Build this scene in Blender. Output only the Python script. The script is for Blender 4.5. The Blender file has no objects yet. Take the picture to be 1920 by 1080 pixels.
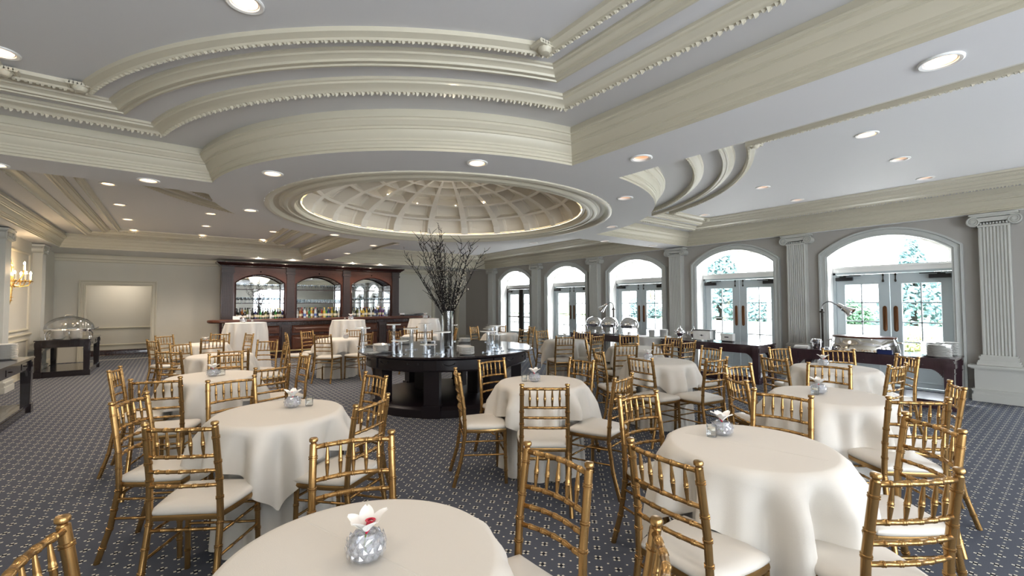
import bpy, bmesh, math, random
from mathutils import Vector, Matrix
from math import pi, sin, cos, sqrt, atan2, radians

random.seed(7)
scn = bpy.context.scene
COL = scn.collection

# ------------------------------------------------------------------ camera
F_PX, YAW, PITCH, ROLL, EYE = 826.79, 0.65197, 0.0339029, -0.003865, 1.48
fwd = Vector((sin(YAW)*cos(PITCH), cos(YAW)*cos(PITCH), sin(PITCH)))
rgt = Vector((cos(YAW), -sin(YAW), 0))
upv = rgt.cross(fwd)
r2 = cos(ROLL)*rgt + sin(ROLL)*upv
u2 = -sin(ROLL)*rgt + cos(ROLL)*upv
cd = bpy.data.cameras.new('camera'); cam = bpy.data.objects.new('camera', cd); COL.objects.link(cam)
m = Matrix((r2, u2, -fwd)).transposed().to_4x4(); m.translation = Vector((0, 0, EYE))
cam.matrix_world = m
cd.sensor_width = 36; cd.lens = F_PX/1920*36; cd.clip_start = 0.05; cd.clip_end = 300
scn.camera = cam

# ------------------------------------------------------------------ world, sun, exposure
scn.view_settings.view_transform = 'Standard'; scn.view_settings.look = 'None'
scn.view_settings.gamma = 1; scn.view_settings.use_curve_mapping = False
scn.view_settings.exposure = 1.15
w = bpy.data.worlds.new('sky'); scn.world = w; w.use_nodes = True
bg = w.node_tree.nodes['Background']
bg.inputs[0].default_value = (0.87, 0.93, 1.0, 1); bg.inputs[1].default_value = 8.0
sd = bpy.data.lights.new('sun', 'SUN'); sd.energy = 6.0; sd.angle = radians(1.5); sd.color = (1, .95, .86)
so = bpy.data.objects.new('sun', sd); COL.objects.link(so)
so.rotation_euler = Vector((0.42, -0.80, 1.0)).to_track_quat('Z', 'Y').to_euler()
def portal(name, loc, nrm, sx, sy):
    a = bpy.data.lights.new(name, 'AREA'); a.shape = 'RECTANGLE'; a.size = sx; a.size_y = sy
    a.cycles.is_portal = True
    o = bpy.data.objects.new(name, a); COL.objects.link(o); o.location = loc
    o.rotation_euler = (-Vector(nrm)).to_track_quat('Z', 'Y').to_euler()
FX = (-.9, 2.2, 5.3)  # centres of the unseen rear windows, added for daylight fill
for xc in FX: portal('rear_portal', (xc, -4.2, 1.4), (0, 1, 0), 1.9, 2.3)
for k in range(6):
    portal('window_portal', (10.2, -0.47+2.6*k, 1.35), (-1, 0, 0), 2.6, 1.7)
try:
    scn.cycles.max_bounces = 8; scn.cycles.diffuse_bounces = 4; scn.cycles.glossy_bounces = 4
    scn.cycles.transmission_bounces = 6; scn.cycles.transparent_max_bounces = 12
    scn.cycles.caustics_reflective = False; scn.cycles.caustics_refractive = False
    scn.cycles.sample_clamp_indirect = 6
except Exception: pass

# ------------------------------------------------------------------ materials
def mat(name, col, rough=.5, metal=0., spec=.5, noise=None, bump=None, emit=None, trans=0., ior=1.45, coat=0., alpha=None):
    M = bpy.data.materials.new(name); M.use_nodes = True
    nt = M.node_tree; b = nt.nodes['Principled BSDF']
    b.inputs['Base Color'].default_value = (*col, 1); b.inputs['Roughness'].default_value = rough
    b.inputs['Metallic'].default_value = metal; b.inputs['Specular IOR Level'].default_value = spec
    b.inputs['Transmission Weight'].default_value = trans; b.inputs['IOR'].default_value = ior
    b.inputs['Coat Weight'].default_value = coat
    if emit:
        b.inputs['Emission Color'].default_value = (*emit[0], 1); b.inputs['Emission Strength'].default_value = emit[1]
    if noise or bump:
        tc = nt.nodes.new('ShaderNodeTexCoord')
    if noise:   # (scale, amount, stretch)
        mp = nt.nodes.new('ShaderNodeMapping'); mp.inputs['Scale'].default_value = noise[2] if len(noise) > 2 else (1, 1, 1)
        n = nt.nodes.new('ShaderNodeTexNoise'); n.inputs['Scale'].default_value = noise[0]; n.inputs['Detail'].default_value = 4
        cr = nt.nodes.new('ShaderNodeMixRGB'); cr.blend_type = 'MIX'
        a = noise[1]
        cr.inputs[1].default_value = (*[max(0, c*(1-a)) for c in col], 1); cr.inputs[2].default_value = (*[min(1, c*(1+a)) for c in col], 1)
        nt.links.new(tc.outputs['Object'], mp.inputs[0]); nt.links.new(mp.outputs[0], n.inputs['Vector'])
        nt.links.new(n.outputs['Fac'], cr.inputs[0]); nt.links.new(cr.outputs[0], b.inputs['Base Color'])
    if bump:    # (scale, strength)
        n2 = nt.nodes.new('ShaderNodeTexNoise'); n2.inputs['Scale'].default_value = bump[0]; n2.inputs['Detail'].default_value = 5
        bp = nt.nodes.new('ShaderNodeBump'); bp.inputs['Strength'].default_value = bump[1]; bp.inputs['Distance'].default_value = .01
        nt.links.new(tc.outputs['Object'], n2.inputs['Vector']); nt.links.new(n2.outputs['Fac'], bp.inputs['Height'])
        nt.links.new(bp.outputs[0], b.inputs['Normal'])
    return M
def thin_glass(name, tint=(1, 1, 1), gloss=.08, rough=.0):
    M = bpy.data.materials.new(name); M.use_nodes = True; nt = M.node_tree; nt.nodes.clear()
    o = nt.nodes.new('ShaderNodeOutputMaterial'); mx = nt.nodes.new('ShaderNodeMixShader')
    t = nt.nodes.new('ShaderNodeBsdfTransparent'); g = nt.nodes.new('ShaderNodeBsdfGlossy')
    t.inputs[0].default_value = (*tint, 1); g.inputs['Roughness'].default_value = rough
    lw = nt.nodes.new('ShaderNodeLayerWeight'); lw.inputs[0].default_value = .25
    mr = nt.nodes.new('ShaderNodeMath'); mr.operation = 'MULTIPLY_ADD'; mr.inputs[1].default_value = .5; mr.inputs[2].default_value = gloss
    nt.links.new(lw.outputs['Fresnel'], mr.inputs[0]); nt.links.new(mr.outputs[0], mx.inputs[0])
    nt.links.new(t.outputs[0], mx.inputs[1]); nt.links.new(g.outputs[0], mx.inputs[2]); nt.links.new(mx.outputs[0], o.inputs[0])
    return M
def crystal_mat():
    M = thin_glass('cut_crystal', (.96, .97, 1), .22, .04); nt = M.node_tree
    out = [n for n in nt.nodes if n.type == 'OUTPUT_MATERIAL'][0]; src = out.inputs[0].links[0].from_socket
    d = nt.nodes.new('ShaderNodeBsdfDiffuse'); d.inputs[0].default_value = (.85, .87, .92, 1); mx = nt.nodes.new('ShaderNodeMixShader'); mx.inputs[0].default_value = .12
    nt.links.new(src, mx.inputs[1]); nt.links.new(d.outputs[0], mx.inputs[2]); nt.links.new(mx.outputs[0], out.inputs[0])
    return M
def carpet_mat():
    M = bpy.data.materials.new('patterned_carpet'); M.use_nodes = True; nt = M.node_tree; N = nt.nodes; L = nt.links
    b = N['Principled BSDF']; b.inputs['Roughness'].default_value = .95; b.inputs['Specular IOR Level'].default_value = .15
    tc = N.new('ShaderNodeTexCoord'); sx = N.new('ShaderNodeSeparateXYZ'); L.new(tc.outputs['Object'], sx.inputs[0])
    G = .0745; X0, Y0 = 1.755, 2.746
    def math_(op, a, bb=None, c=None):
        n = N.new('ShaderNodeMath'); n.operation = op
        for i, v in enumerate((a, bb, c)):
            if v is None: continue
            if isinstance(v, (int, float)): n.inputs[i].default_value = v
            else: L.new(v, n.inputs[i])
        return n.outputs[0]
    def cell(axis, o):
        u = math_('MULTIPLY', math_('SUBTRACT', axis, o), 1/G)
        k = math_('ROUND', u); return math_('MULTIPLY', math_('SUBTRACT', u, k), G), k
    lx, kx = cell(sx.outputs[0], X0); ly, ky = cell(sx.outputs[1], Y0)
    par = math_('FLOORED_MODULO', math_('ADD', kx, ky), 2.0)           # 0: flower cell, 1: dot cell
    ax = math_('ABSOLUTE', lx); ay = math_('ABSOLUTE', ly)
    mxx = math_('MAXIMUM', ax, ay); mn = math_('MINIMUM', ax, ay)
    d = math_('ABSOLUTE', math_('SUBTRACT', mxx, .0175))
    petal = math_('MULTIPLY', math_('LESS_THAN', d, .0062), math_('LESS_THAN', mn, .0066))
    dot = math_('LESS_THAN', math_('ADD', ax, ay), .0075)
    core = math_('LESS_THAN', mxx, .0105)
    isf = math_('SUBTRACT', 1.0, par)
    light = math_('ADD', math_('MULTIPLY', petal, isf), math_('MULTIPLY', dot, par))
    dark = math_('MULTIPLY', core, isf)
    nz = N.new('ShaderNodeTexNoise'); nz.inputs['Scale'].default_value = 260; nz.inputs['Detail'].default_value = 2
    L.new(tc.outputs['Object'], nz.inputs['Vector'])
    base = N.new('ShaderNodeMixRGB'); base.inputs[1].default_value = (.050, .055, .070, 1); base.inputs[2].default_value = (.105, .115, .145, 1)
    L.new(nz.outputs['Fac'], base.inputs[0])
    m1 = N.new('ShaderNodeMixRGB'); L.new(dark, m1.inputs[0]); L.new(base.outputs[0], m1.inputs[1]); m1.inputs[2].default_value = (.012, .013, .02, 1)
    m2 = N.new('ShaderNodeMixRGB'); L.new(light, m2.inputs[0]); L.new(m1.outputs[0], m2.inputs[1]); m2.inputs[2].default_value = (.62, .59, .50, 1)
    L.new(m2.outputs[0], b.inputs['Base Color'])
    bp = N.new('ShaderNodeBump'); bp.inputs['Strength'].default_value = .25; bp.inputs['Distance'].default_value = .004
    L.new(nz.outputs['Fac'], bp.inputs['Height']); L.new(bp.outputs[0], b.inputs['Normal'])
    return M
M_ = dict(
 trim=mat('cream_trim_paint', (.58, .54, .43), .42, bump=(40, .03)),
 ceil=mat('ceiling_paint', (.66, .655, .66), .7, bump=(30, .04)),
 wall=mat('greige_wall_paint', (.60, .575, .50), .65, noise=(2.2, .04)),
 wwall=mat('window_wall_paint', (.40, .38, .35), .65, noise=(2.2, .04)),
 white=mat('white_paint', (.80, .80, .78), .4),
 doorp=mat('blue_grey_door_paint', (.47, .53, .55), .4),
 casing=mat('grey_green_casing', (.50, .52, .50), .45),
 dome=mat('dome_plaster', (.78, .73, .64), .6, bump=(30, .03)),
 gold=mat('gold_painted_wood', (.38, .225, .085), .27, .88, noise=(18, .2)),
 goldhi=mat('gold_leaf', (.85, .52, .18), .25, .9),
 cush=mat('ivory_vinyl', (.58, .545, .49), .42, bump=(14, .08)),
 linen=mat('ivory_linen', (.60, .565, .51), .8, bump=(300, .08)),
 linenw=mat('white_linen', (.66, .64, .61), .8, bump=(300, .08)),
 dark=mat('espresso_wood', (.016, .011, .013), .16, coat=.5, noise=(8, .4, (1, 1, 8))),
 darkb=mat('black_stained_wood', (.010, .007, .009), .30, noise=(8, .4, (1, 1, 8))),
 plum=mat('dark_walnut', (.040, .020, .026), .18, coat=.5, noise=(8, .3, (1, 8, 1))),
 mahog=mat('mahogany', (.085, .026, .012), .30, coat=.15, noise=(7, .45, (1, 1, 6))),
 pilw=mat('grey_brown_fluted_wood', (.050, .034, .032), .35, noise=(7, .3, (1, 1, 6))),
 mahogd=mat('dark_mahogany', (.030, .010, .009), .25, coat=.4, noise=(7, .45, (6, 1, 1))),
 china=mat('white_china', (.80, .79, .76), .15, coat=.4),
 chrome=mat('polished_silver', (.83, .83, .84), .06, 1.),
 steel=mat('brushed_steel', (.55, .55, .57), .25, 1.),
 black=mat('black_plastic', (.012, .012, .014), .35),
 bronze=mat('dark_bronze', (.03, .024, .018), .4, .6),
 brass=mat('aged_brass', (.13, .055, .022), .3, .7),
 bark=mat('branch_bark', (.014, .011, .010), .8),
 bud=mat('pale_bud', (.74, .68, .56), .6),
 petal=mat('orchid_petal', (.86, .84, .80), .5),
 lip=mat('orchid_lip', (.55, .01, .05), .4),
 stem=mat('green_stem', (.20, .30, .05), .5),
 wax=mat('candle_wax', (.80, .72, .58), .5),
 paper=mat('white_card', (.82, .82, .82), .6),
 glass=thin_glass('window_glass', (1, 1, 1), .03),
 clear=thin_glass('clear_glassware', (.93, .95, .96), .10, .02),
 acryl=thin_glass('acrylic', (.92, .95, .98), .22, .04),
 crystal=crystal_mat(),
 mirror=mat('mirror', (.90, .92, .92), .01, 1.),
 carpet=carpet_mat(),
 patio=mat('pale_patio_stone', (.62, .60, .56), .8, noise=(1.5, .12)),
 lawn=mat('lawn', (.16, .24, .07), .9, noise=(3, .3)),
 fol=mat('evergreen_foliage', (.10, .20, .12), .8, noise=(6, .5)),  # foliage greens here and below lightened to imitate haze
 fol2=mat('yellow_green_foliage', (.42, .48, .22), .8, noise=(6, .4)),
 foly=mat('blue_green_foliage', (.16, .27, .27), .8, noise=(6, .5)),
 stone=mat('garden_wall_stone', (.38, .36, .33), .9, noise=(5, .3)),
 lamp=mat('lit_lamp', (1, .85, .6), .5, emit=((1, .80, .55), 14)),
 lampd=mat('dim_lamp', (1, .7, .5), .5, emit=((1, .66, .45), 1.1)),
 flame=mat('candle_bulb', (1, .85, .6), .5, emit=((1, .80, .50), 40)),
 cove=mat('cove_light', (1, .8, .5), .5, emit=((1, .76, .42), 1.2)),
)
def glassc(name, c): return mat(name, c, .08, spec=.8, coat=.3)

# ------------------------------------------------------------------ mesh building
class MB:
    def __init__(s): s.v = []; s.f = []; s.mi = []; s.m = 0
    def add(s, vs, fs):
        n = len(s.v); s.v += [tuple(x) for x in vs]; s.f += [tuple(i+n for i in f) for f in fs]; s.mi += [s.m]*len(fs); return s
    def box(s, c, d, rz=0, taper=1., bev=0):
        x, y, z = d[0]/2, d[1]/2, d[2]/2; vs = []
        for k, t in ((-1, taper), (1, 1.)):
            for a, b in ((-1, -1), (1, -1), (1, 1), (-1, 1)):
                px, py = a*x*t, b*y*t
                vs.append((c[0]+px*cos(rz)-py*sin(rz), c[1]+px*sin(rz)+py*cos(rz), c[2]+k*z))
        return s.add(vs, [(3, 2, 1, 0), (4, 5, 6, 7), (0, 1, 5, 4), (1, 2, 6, 5), (2, 3, 7, 6), (3, 0, 4, 7)])
    def lathe(s, prof, c=(0, 0, 0), n=24, sx=1, sy=1, cap=True, a0=0., a1=2*pi, tw=0.):
        full = abs(a1-a0-2*pi) < 1e-6; k = n if full else n+1; vs = []
        for i, (r, z) in enumerate(prof):
            for j in range(k):
                a = a0+(a1-a0)*j/n+tw*i; vs.append((c[0]+r*sx*cos(a), c[1]+r*sy*sin(a), c[2]+z))
        fs = []
        for i in range(len(prof)-1):
            for j in range(n):
                j2 = (j+1) % k
                fs.append((i*k+j, i*k+j2, (i+1)*k+j2, (i+1)*k+j))
        if cap and full:
            if prof[0][0] > 1e-5: fs.append(tuple(range(k))[::-1])
            if prof[-1][0] > 1e-5: fs.append(tuple((len(prof)-1)*k+j for j in range(k)))
        return s.add(vs, fs)
    def tube(s, pts, r, n=8, cap=True):
        pts = [Vector(p) for p in pts]; R = r if isinstance(r, (list, tuple)) else [r]*len(pts)
        vs = []; up = None
        for i, p in enumerate(pts):
            t = (pts[min(i+1, len(pts)-1)]-pts[max(i-1, 0)])
            if t.length < 1e-9: t = Vector((0, 0, 1))
            t.normalize()
            if up is None: up = Vector((1, 0, 0)) if abs(t.z) > .9 else Vector((0, 0, 1))
            a = t.cross(up)
            if a.length < 1e-6: a = t.orthogonal()
            a.normalize(); b = t.cross(a); up = -b if False else a.cross(t)
            for j in range(n):
                q = 2*pi*j/n; v = p+a*R[i]*cos(q)+b*R[i]*sin(q); vs.append(v[:])
        fs = [(i*n+j, i*n+(j+1) % n, (i+1)*n+(j+1) % n, (i+1)*n+j) for i in range(len(pts)-1) for j in range(n)]
        if cap: fs += [tuple(range(n))[::-1], tuple((len(pts)-1)*n+j for j in range(n))]
        return s.add(vs, fs)
    def loft(s, rings, closed=True):
        k = len(rings[0]); vs = [p for r in rings for p in r]
        fs = []
        for i in range(len(rings)-1):
            for j in range(k if closed else k-1):
                j2 = (j+1) % k; fs.append((i*k+j, i*k+j2, (i+1)*k+j2, (i+1)*k+j))
        return s.add(vs, fs)
    def build(s, name, mats, parent=None, smooth=35, loc=None, fix=True, **tags):
        me = bpy.data.meshes.new(name); me.from_pydata(s.v, [], s.f)
        if not isinstance(mats, (list, tuple)): mats = [mats]
        for x in mats: me.materials.append(x)
        if any(s.mi): me.polygons.foreach_set('material_index', s.mi)
        if fix:
            b = bmesh.new(); b.from_mesh(me); bmesh.ops.recalc_face_normals(b, faces=b.faces); b.to_mesh(me); b.free()
        if smooth:
            me.shade_smooth(); me.set_sharp_from_angle(angle=radians(smooth))
        o = bpy.data.objects.new(name, me); COL.objects.link(o)
        if parent: o.parent = parent
        if loc: o.location = loc
        for k_, v_ in tags.items(): o[k_] = v_
        return o
from mathutils.geometry import delaunay_2d_cdt
def fill(loops, to3, name, mats, **kw):
    """flat polygon with holes: loops of 2D points (even-odd), to3 maps to 3D"""
    vs, es = [], []
    for lp in loops:
        n = len(vs); k = len(lp); vs += [Vector((p[0], p[1])) for p in lp]; es += [(n+i, n+(i+1) % k) for i in range(k)]
    V, _, F, _, _, _ = delaunay_2d_cdt(vs, es, [], 0, 1e-6)
    def inside(x, y):
        c = False
        for lp in loops:
            for i in range(len(lp)):
                (x1, y1), (x2, y2) = lp[i-1][:2], lp[i][:2]
                if (y1 > y) != (y2 > y) and x < (x2-x1)*(y-y1)/(y2-y1)+x1: c = not c
        return c
    keep = []
    for f in F:
        cx = sum(V[i].x for i in f)/len(f); cy = sum(V[i].y for i in f)/len(f)
        if inside(cx, cy): keep.append(tuple(f))
    me = bpy.data.meshes.new(name); me.from_pydata([to3(v.x, v.y) for v in V], [], keep)
    me.materials.append(mats)
    o = bpy.data.objects.new(name, me); COL.objects.link(o)
    for k_, v_ in kw.items(): o[k_] = v_
    return o
def thing(name, label, cat, loc=(0, 0, 0), rz=0., group=None, kind=None):
    o = bpy.data.objects.new(name, None); COL.objects.link(o); o.location = loc; o.rotation_euler = (0, 0, rz)
    o.empty_display_size = .1; o['label'] = label; o['category'] = cat
    if group: o['group'] = group
    if kind: o['kind'] = kind
    return o
def dup(root, loc, rz=None, label=None, group=None):
    r = root.copy(); COL.objects.link(r); r.location = loc
    if rz is not None: r.rotation_euler = (0, 0, rz)
    if label: r['label'] = label
    if group: r['group'] = group
    for ch in list(root.children):
        c = ch.copy(); COL.objects.link(c); c.parent = r
        for g in ch.children:
            d = g.copy(); COL.objects.link(d); d.parent = c
    return r
class Kit:
    """first use moves the prototype itself, later uses copy it"""
    def __init__(s, make): s.make = make; s.p = None
    def put(s, loc, rz, label, group=None):
        if s.p is None:
            s.p = s.make(); s.p.location = loc; s.p.rotation_euler = (0, 0, rz); s.p['label'] = label
            if group: s.p['group'] = group
            return s.p
        return dup(s.p, loc, rz, label, group)

ORD = 'first second third fourth fifth sixth seventh eighth ninth tenth eleventh twelfth thirteenth fourteenth fifteenth sixteenth seventeenth eighteenth nineteenth twentieth'.split()
def ordw(i): return ORD[i] if i < 20 else 'twenty-'+ORD[i-20]
# ------------------------------------------------------------------ room numbers
CX, CY = 3.36, 6.05            # dome centre
ZS = 2.80                      # beam soffit
XW, XL = 9.70, -2.45           # window wall, left wall
YN, YB, YB2 = -4.0, 15.9, 17.3 # near end (open), back wall, wall of the passage behind
WY = [-.47+2.6*k for k in range(6)]      # window centres
PY = [-1.78+2.61*k for k in range(7)]    # pilaster centres

# floor
MB().add([(XL-.5, YN, 0), (10.3, YN, 0), (10.3, YB2+.1, 0), (XL-.5, YB2+.1, 0)], [(0, 1, 2, 3)]).build('floor', M_['carpet'], smooth=0, kind='structure')

# positions of the recessed lights: x, y, ceiling height, lit, label, group
ZT = 3.172
CANS = []
soff = [(3.32, .46, 'large recessed light in the beam at the upper right, nearest of the right side'), (3.36, 2.45, 'recessed light in the beam between the large tray corner and the window side tray'),
 (3.55, 9.84, 'recessed light in the beam just behind the dome towards the bar'), (3.56, 11.8, 'recessed light halfway along the beam to the bar'), (3.6, 13.8, 'recessed light at the end of the beam above the bar'),
 (.76, 4.98, 'recessed light in the soffit left of the dome, near the tray corner'), (2.235, 3.46, 'recessed light in the soffit directly in front of the dome'), (4.49, 3.52, 'recessed light in the soffit right of the dome, nearer one'),
 (6.01, 5.01, 'recessed light in the soffit right of the dome, farther one'), (7.3, 6.28, 'recessed light in the beam running from the dome to the window wall'), (8.77, 6.1, 'recessed light in the beam right by the window wall'),
 (.82, 7.13, 'recessed light in the soffit at the left end of the dome'), (2.4, 8.74, 'recessed light in the soffit behind the dome, left one'), (4.6, 8.86, 'recessed light in the soffit behind the dome above the branches'),
 (6.22, 7.37, 'recessed light in the soffit behind the dome, right one'), (-.25, 6.04, 'larger recessed light in the beam left of the dome, under the tray corner'), (-1.37, 6.2, 'recessed light in the beam at the left edge of the picture')]
dim = {1, 7, 8, 9, 10, 14}
for i, (x, y, lb) in enumerate(soff):
    CANS.append((x, y, ZS, i not in dim, lb, 'recessed lights in the beams'))
for x, y, lb in ((-.96, 4.37, 'recessed light at the left edge in the big near ceiling tray'), (.28, 2.83, 'recessed light cut by the top edge in the big near ceiling tray')):
    CANS.append((x, y, ZT, True, lb, 'recessed lights in the near tray'))
xs = [-.78, .50, 1.79]; yy = [8.3, 9.92, 11.55, 13.1]
for i, x in enumerate(xs):
    for j, y in enumerate(yy):
        if i == 2 and j < 2 or (i == 1 and j == 0): continue
        CANS.append((x, y, ZT, True, 'recessed light in the far left tray, %s row from the left, %s from the dome' % (['first', 'middle', 'right'][i], ['first', 'second', 'third', 'fourth'][j]), 'recessed lights in the far left tray'))
for x, y, lb in ((5.53, 1.32, 'nearest'), (6.81, 1.32, 'second'), (8.15, 1.32, 'third'), (6.86, 2.88, 'fourth'), (8.18, 2.9, 'fifth'), (8.12, 4.49, 'farthest')):
    CANS.append((x, y, ZT, x < 5.8, 'recessed light in the window side tray, %s of its visible ones' % lb, 'recessed lights in the window side tray'))
for x, y, lb in ((5.0, 12.0, 'left'), (6.4, 12.0, 'right'), (5.0, 10.6, 'left, nearer'), (6.4, 10.6, 'right, nearer')):
    CANS.append((x, y, ZT, False, 'small recessed light in the far tray above the branches, %s' % lb, 'recessed lights in the far tray'))
for x, y, lb in ((1.89, 14.55, 'above the left arch'), (2.80, 14.6, 'above the left bar pilaster'), (4.6, 14.65, 'above the right bar pilaster'), (5.54, 14.7, 'above the right arch')):
    CANS.append((x, y, ZS, True, 'small recessed light over the bar cabinet, '+lb, 'recessed lights over the bar'))
def can_holes(z, inside):
    return [[(x+.066*cos(2*pi*i/24), y+.066*sin(2*pi*i/24)) for i in range(24)] for x, y, zz, _, _, _ in CANS if abs(zz-z) < .01 and inside(x, y)]
# ---- ceiling: soffit with four coved trays and a coffered dome
HX, HY, RB = .345, .30, 3.08
def tray_path(sx, sy, o, z, na=44):
    xo = (9.60 if sx > 0 else -2.13) - sx*o
    yo = (14.3 if sy > 0 else -2.2) - sy*o
    a, b, R = HX+o, HY+o, RB+o
    t0 = atan2(sqrt(R*R-a*a), a); t1 = atan2(b, sqrt(R*R-b*b))
    P = [(CX+sx*R*cos(t0+(t1-t0)*i/na), CY+sy*R*sin(t0+(t1-t0)*i/na), z) for i in range(na+1)]
    P += [(xo, CY+sy*b, z), (xo, yo, z), (CX+sx*a, yo, z)]
    return P
CROWN = [(0, 2.80), (0, 2.822), (.014, 2.826), (.014, 2.846), (.026, 2.858), (.026, 2.876), (.034, 2.880), (.034, 2.898), (.050, 2.915),
         (.066, 2.945), (.070, 2.962), (.082, 2.966), (.082, 2.984), (.096, 2.990), (.112, 3.010), (.124, 3.020), (.124, 3.04), (.136, 3.044), (.136, 3.058), (.115, 3.06), (.105, 3.12)]
ORN1 = [(.47, 3.12), (.47, 3.082), (.480, 3.072), (.505, 3.072), (.512, 3.080), (.535, 3.092), (.56, 3.100), (.575, 3.106), (.58, 3.118), (.595, 3.124), (.595, 3.145)]
MID = [(.80, 3.145), (.80, 3.105), (.808, 3.098), (.822, 3.098), (.826, 3.108), (.842, 3.112), (.85, 3.104), (.868, 3.104), (.874, 3.118), (.90, 3.132), (.915, 3.134), (.92, 3.146), (.935, 3.15), (.935, 3.165)]
ORN2 = [(1.05, 3.165), (1.05, 3.128), (1.062, 3.118), (1.082, 3.118), (1.09, 3.130), (1.118, 3.142), (1.13, 3.146), (1.135, 3.172)]
holes = []
ti = 0
for sx in (-1, 1):
    for sy in (-1, 1):
        ti += 1
        holes.append([(p[0], p[1]) for p in tray_path(sx, sy, 0, ZS)])
        for nm, pr in (('crown', CROWN), ('ornament_band', ORN1), ('middle_band', MID), ('inner_band', ORN2)):
            MB().loft([tray_path(sx, sy, o, z) for o, z in pr]).build('trim_%d' % (ti*10+len(nm) % 10), M_['trim'], smooth=28, kind='structure',
                label=nm.replace('_', ' ')+' moulding of a ceiling tray')
        c = MB()
        for (oa, za), (ob, zb) in ((CROWN[-1], ORN1[0]), (ORN1[-1], MID[0]), (MID[-1], ORN2[0])):
            c.loft([tray_path(sx, sy, oa, za), tray_path(sx, sy, ob, zb)])
        P = tray_path(sx, sy, ORN2[-1][0], 3.172)
        ct = len(c.v); c.build('ceiling', M_['ceil'], smooth=0, kind='structure')
        fill([[(p[0], p[1]) for p in P]]+can_holes(ZT, lambda x, y: (x-CX)*sx > 0 and (y-CY)*sy > 0), lambda x, y: Vector((x, y, 3.172)), 'ceiling', M_['ceil'], kind='structure')
        # leaf ornament hanging on the two carved bands
        for oo, zz, step, hh in ((.488, 3.072, .034, .020), (1.07, 3.118, .030, .011)):
            lf = MB(); path = [Vector(p) for p in tray_path(sx, sy, oo, zz)]
            path.append(path[0]); acc = 0; k = 0
            cl = [0]
            for i in range(len(path)-1): cl.append(cl[-1]+(path[i+1]-path[i]).length)
            L = cl[-1]; i = 0; s_ = 0
            while s_ < L:
                while cl[i+1] < s_: i += 1
                t = (path[i+1]-path[i]).normalized(); p = path[i]+t*(s_-cl[i]); n = Vector((-t.y, t.x, 0))
                h = hh*(1.25 if k % 2 else .8); wd = step*.42; ln = step*.60
                q = p+t*(.006 if k % 2 else 0)
                lf.add([q-t*wd+n*ln*.3, q+t*wd*.6+n*ln, q+t*wd-n*ln*.3, q-t*wd*.5-n*ln, q+Vector((0, 0, -h))+t*wd*.4, q+Vector((0, 0, -h*.8))-t*wd*.4],
                       [(0, 1, 4), (1, 2, 4), (2, 3, 5), (3, 0, 5), (4, 2, 5), (5, 0, 4)])
                s_ += step; k += 1
            lf.build('trim_%d' % (ti*10+9), M_['trim'], smooth=0, fix=False, kind='structure', label='carved leaf ornament under a ceiling tray band')
        # carved corner blocks on the inner band
        for cpt in (P[0], P[44], P[45], P[46], P[47]):
            b = MB()
            for a in range(7):
                b.tube([(cpt[0]+(a-3)*.022, cpt[1]-.05, 3.142), (cpt[0]+(a-3)*.022, cpt[1]+.05, 3.142)], .016, 6)
            b.lathe([(0, -.03), (.03, -.026), (.045, -.01), (.05, .02)], (cpt[0], cpt[1], 3.125), 10)
            b.build('trim_%d' % (ti*10+8), M_['trim'], kind='structure', label='carved corner block of the tray band')
# soffit plate
RD = 2.50
circ = [(CX+RD*cos(2*pi*i/96), CY+RD*sin(2*pi*i/96)) for i in range(96)]
outer = [(XL-.1, YN), (10.1, YN), (10.1, YB+.05), (XL-.1, YB+.05)]
fill([outer, circ]+holes+can_holes(ZS, lambda x, y: True), lambda x, y: Vector((x, y, ZS)), 'ceiling', M_['ceil'], kind='structure')
fill([[(XL, 14.31), (XW, 14.31), (XW, YB), (XL, YB)]]+can_holes(ZS, lambda x, y: y > 14.4), lambda x, y: Vector((x, y, ZS-.003)), 'trim_52', M_['white'], kind='structure', label='white painted soffit strip above the bar')
MB().box((9.665, 6.0, ZS-.004), (.07, 19.8, .008)).build('trim_53', M_['white'], smooth=0, kind='structure', label='soffit strip over the windows, coloured white for the light on it')  # bright lit edge of the soffit put in as a white strip
# dome ring mouldings
RING = [(2.50, 2.80), (2.50, 2.785), (2.47, 2.775), (2.44, 2.78), (2.42, 2.80), (2.40, 2.825), (2.36, 2.838), (2.34, 2.838), (2.33, 2.825), (2.30, 2.82), (2.285, 2.80), (2.27, 2.792),
        (2.24, 2.792), (2.23, 2.805), (2.19, 2.81), (2.17, 2.80), (2.15, 2.80), (2.14, 2.815), (2.13, 2.85), (2.11, 2.86)]
MB().lathe(RING, (CX, CY, 0), 128, cap=False).build('trim_50', M_['trim'], smooth=30, kind='structure', label='stepped moulding ring around the dome')
MB().lathe([(2.11, 2.86), (2.075, 2.862)], (CX, CY, 0), 96, cap=False).build('trim_55', M_['trim'], kind='structure', label='ledge at the foot of the dome')
MB().lathe([(2.072, 2.863), (2.068, 2.892)], (CX, CY, 0), 96, cap=False).build('trim_51', M_['cove'], kind='structure', label='warm cove light line at the foot of the dome')
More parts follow.
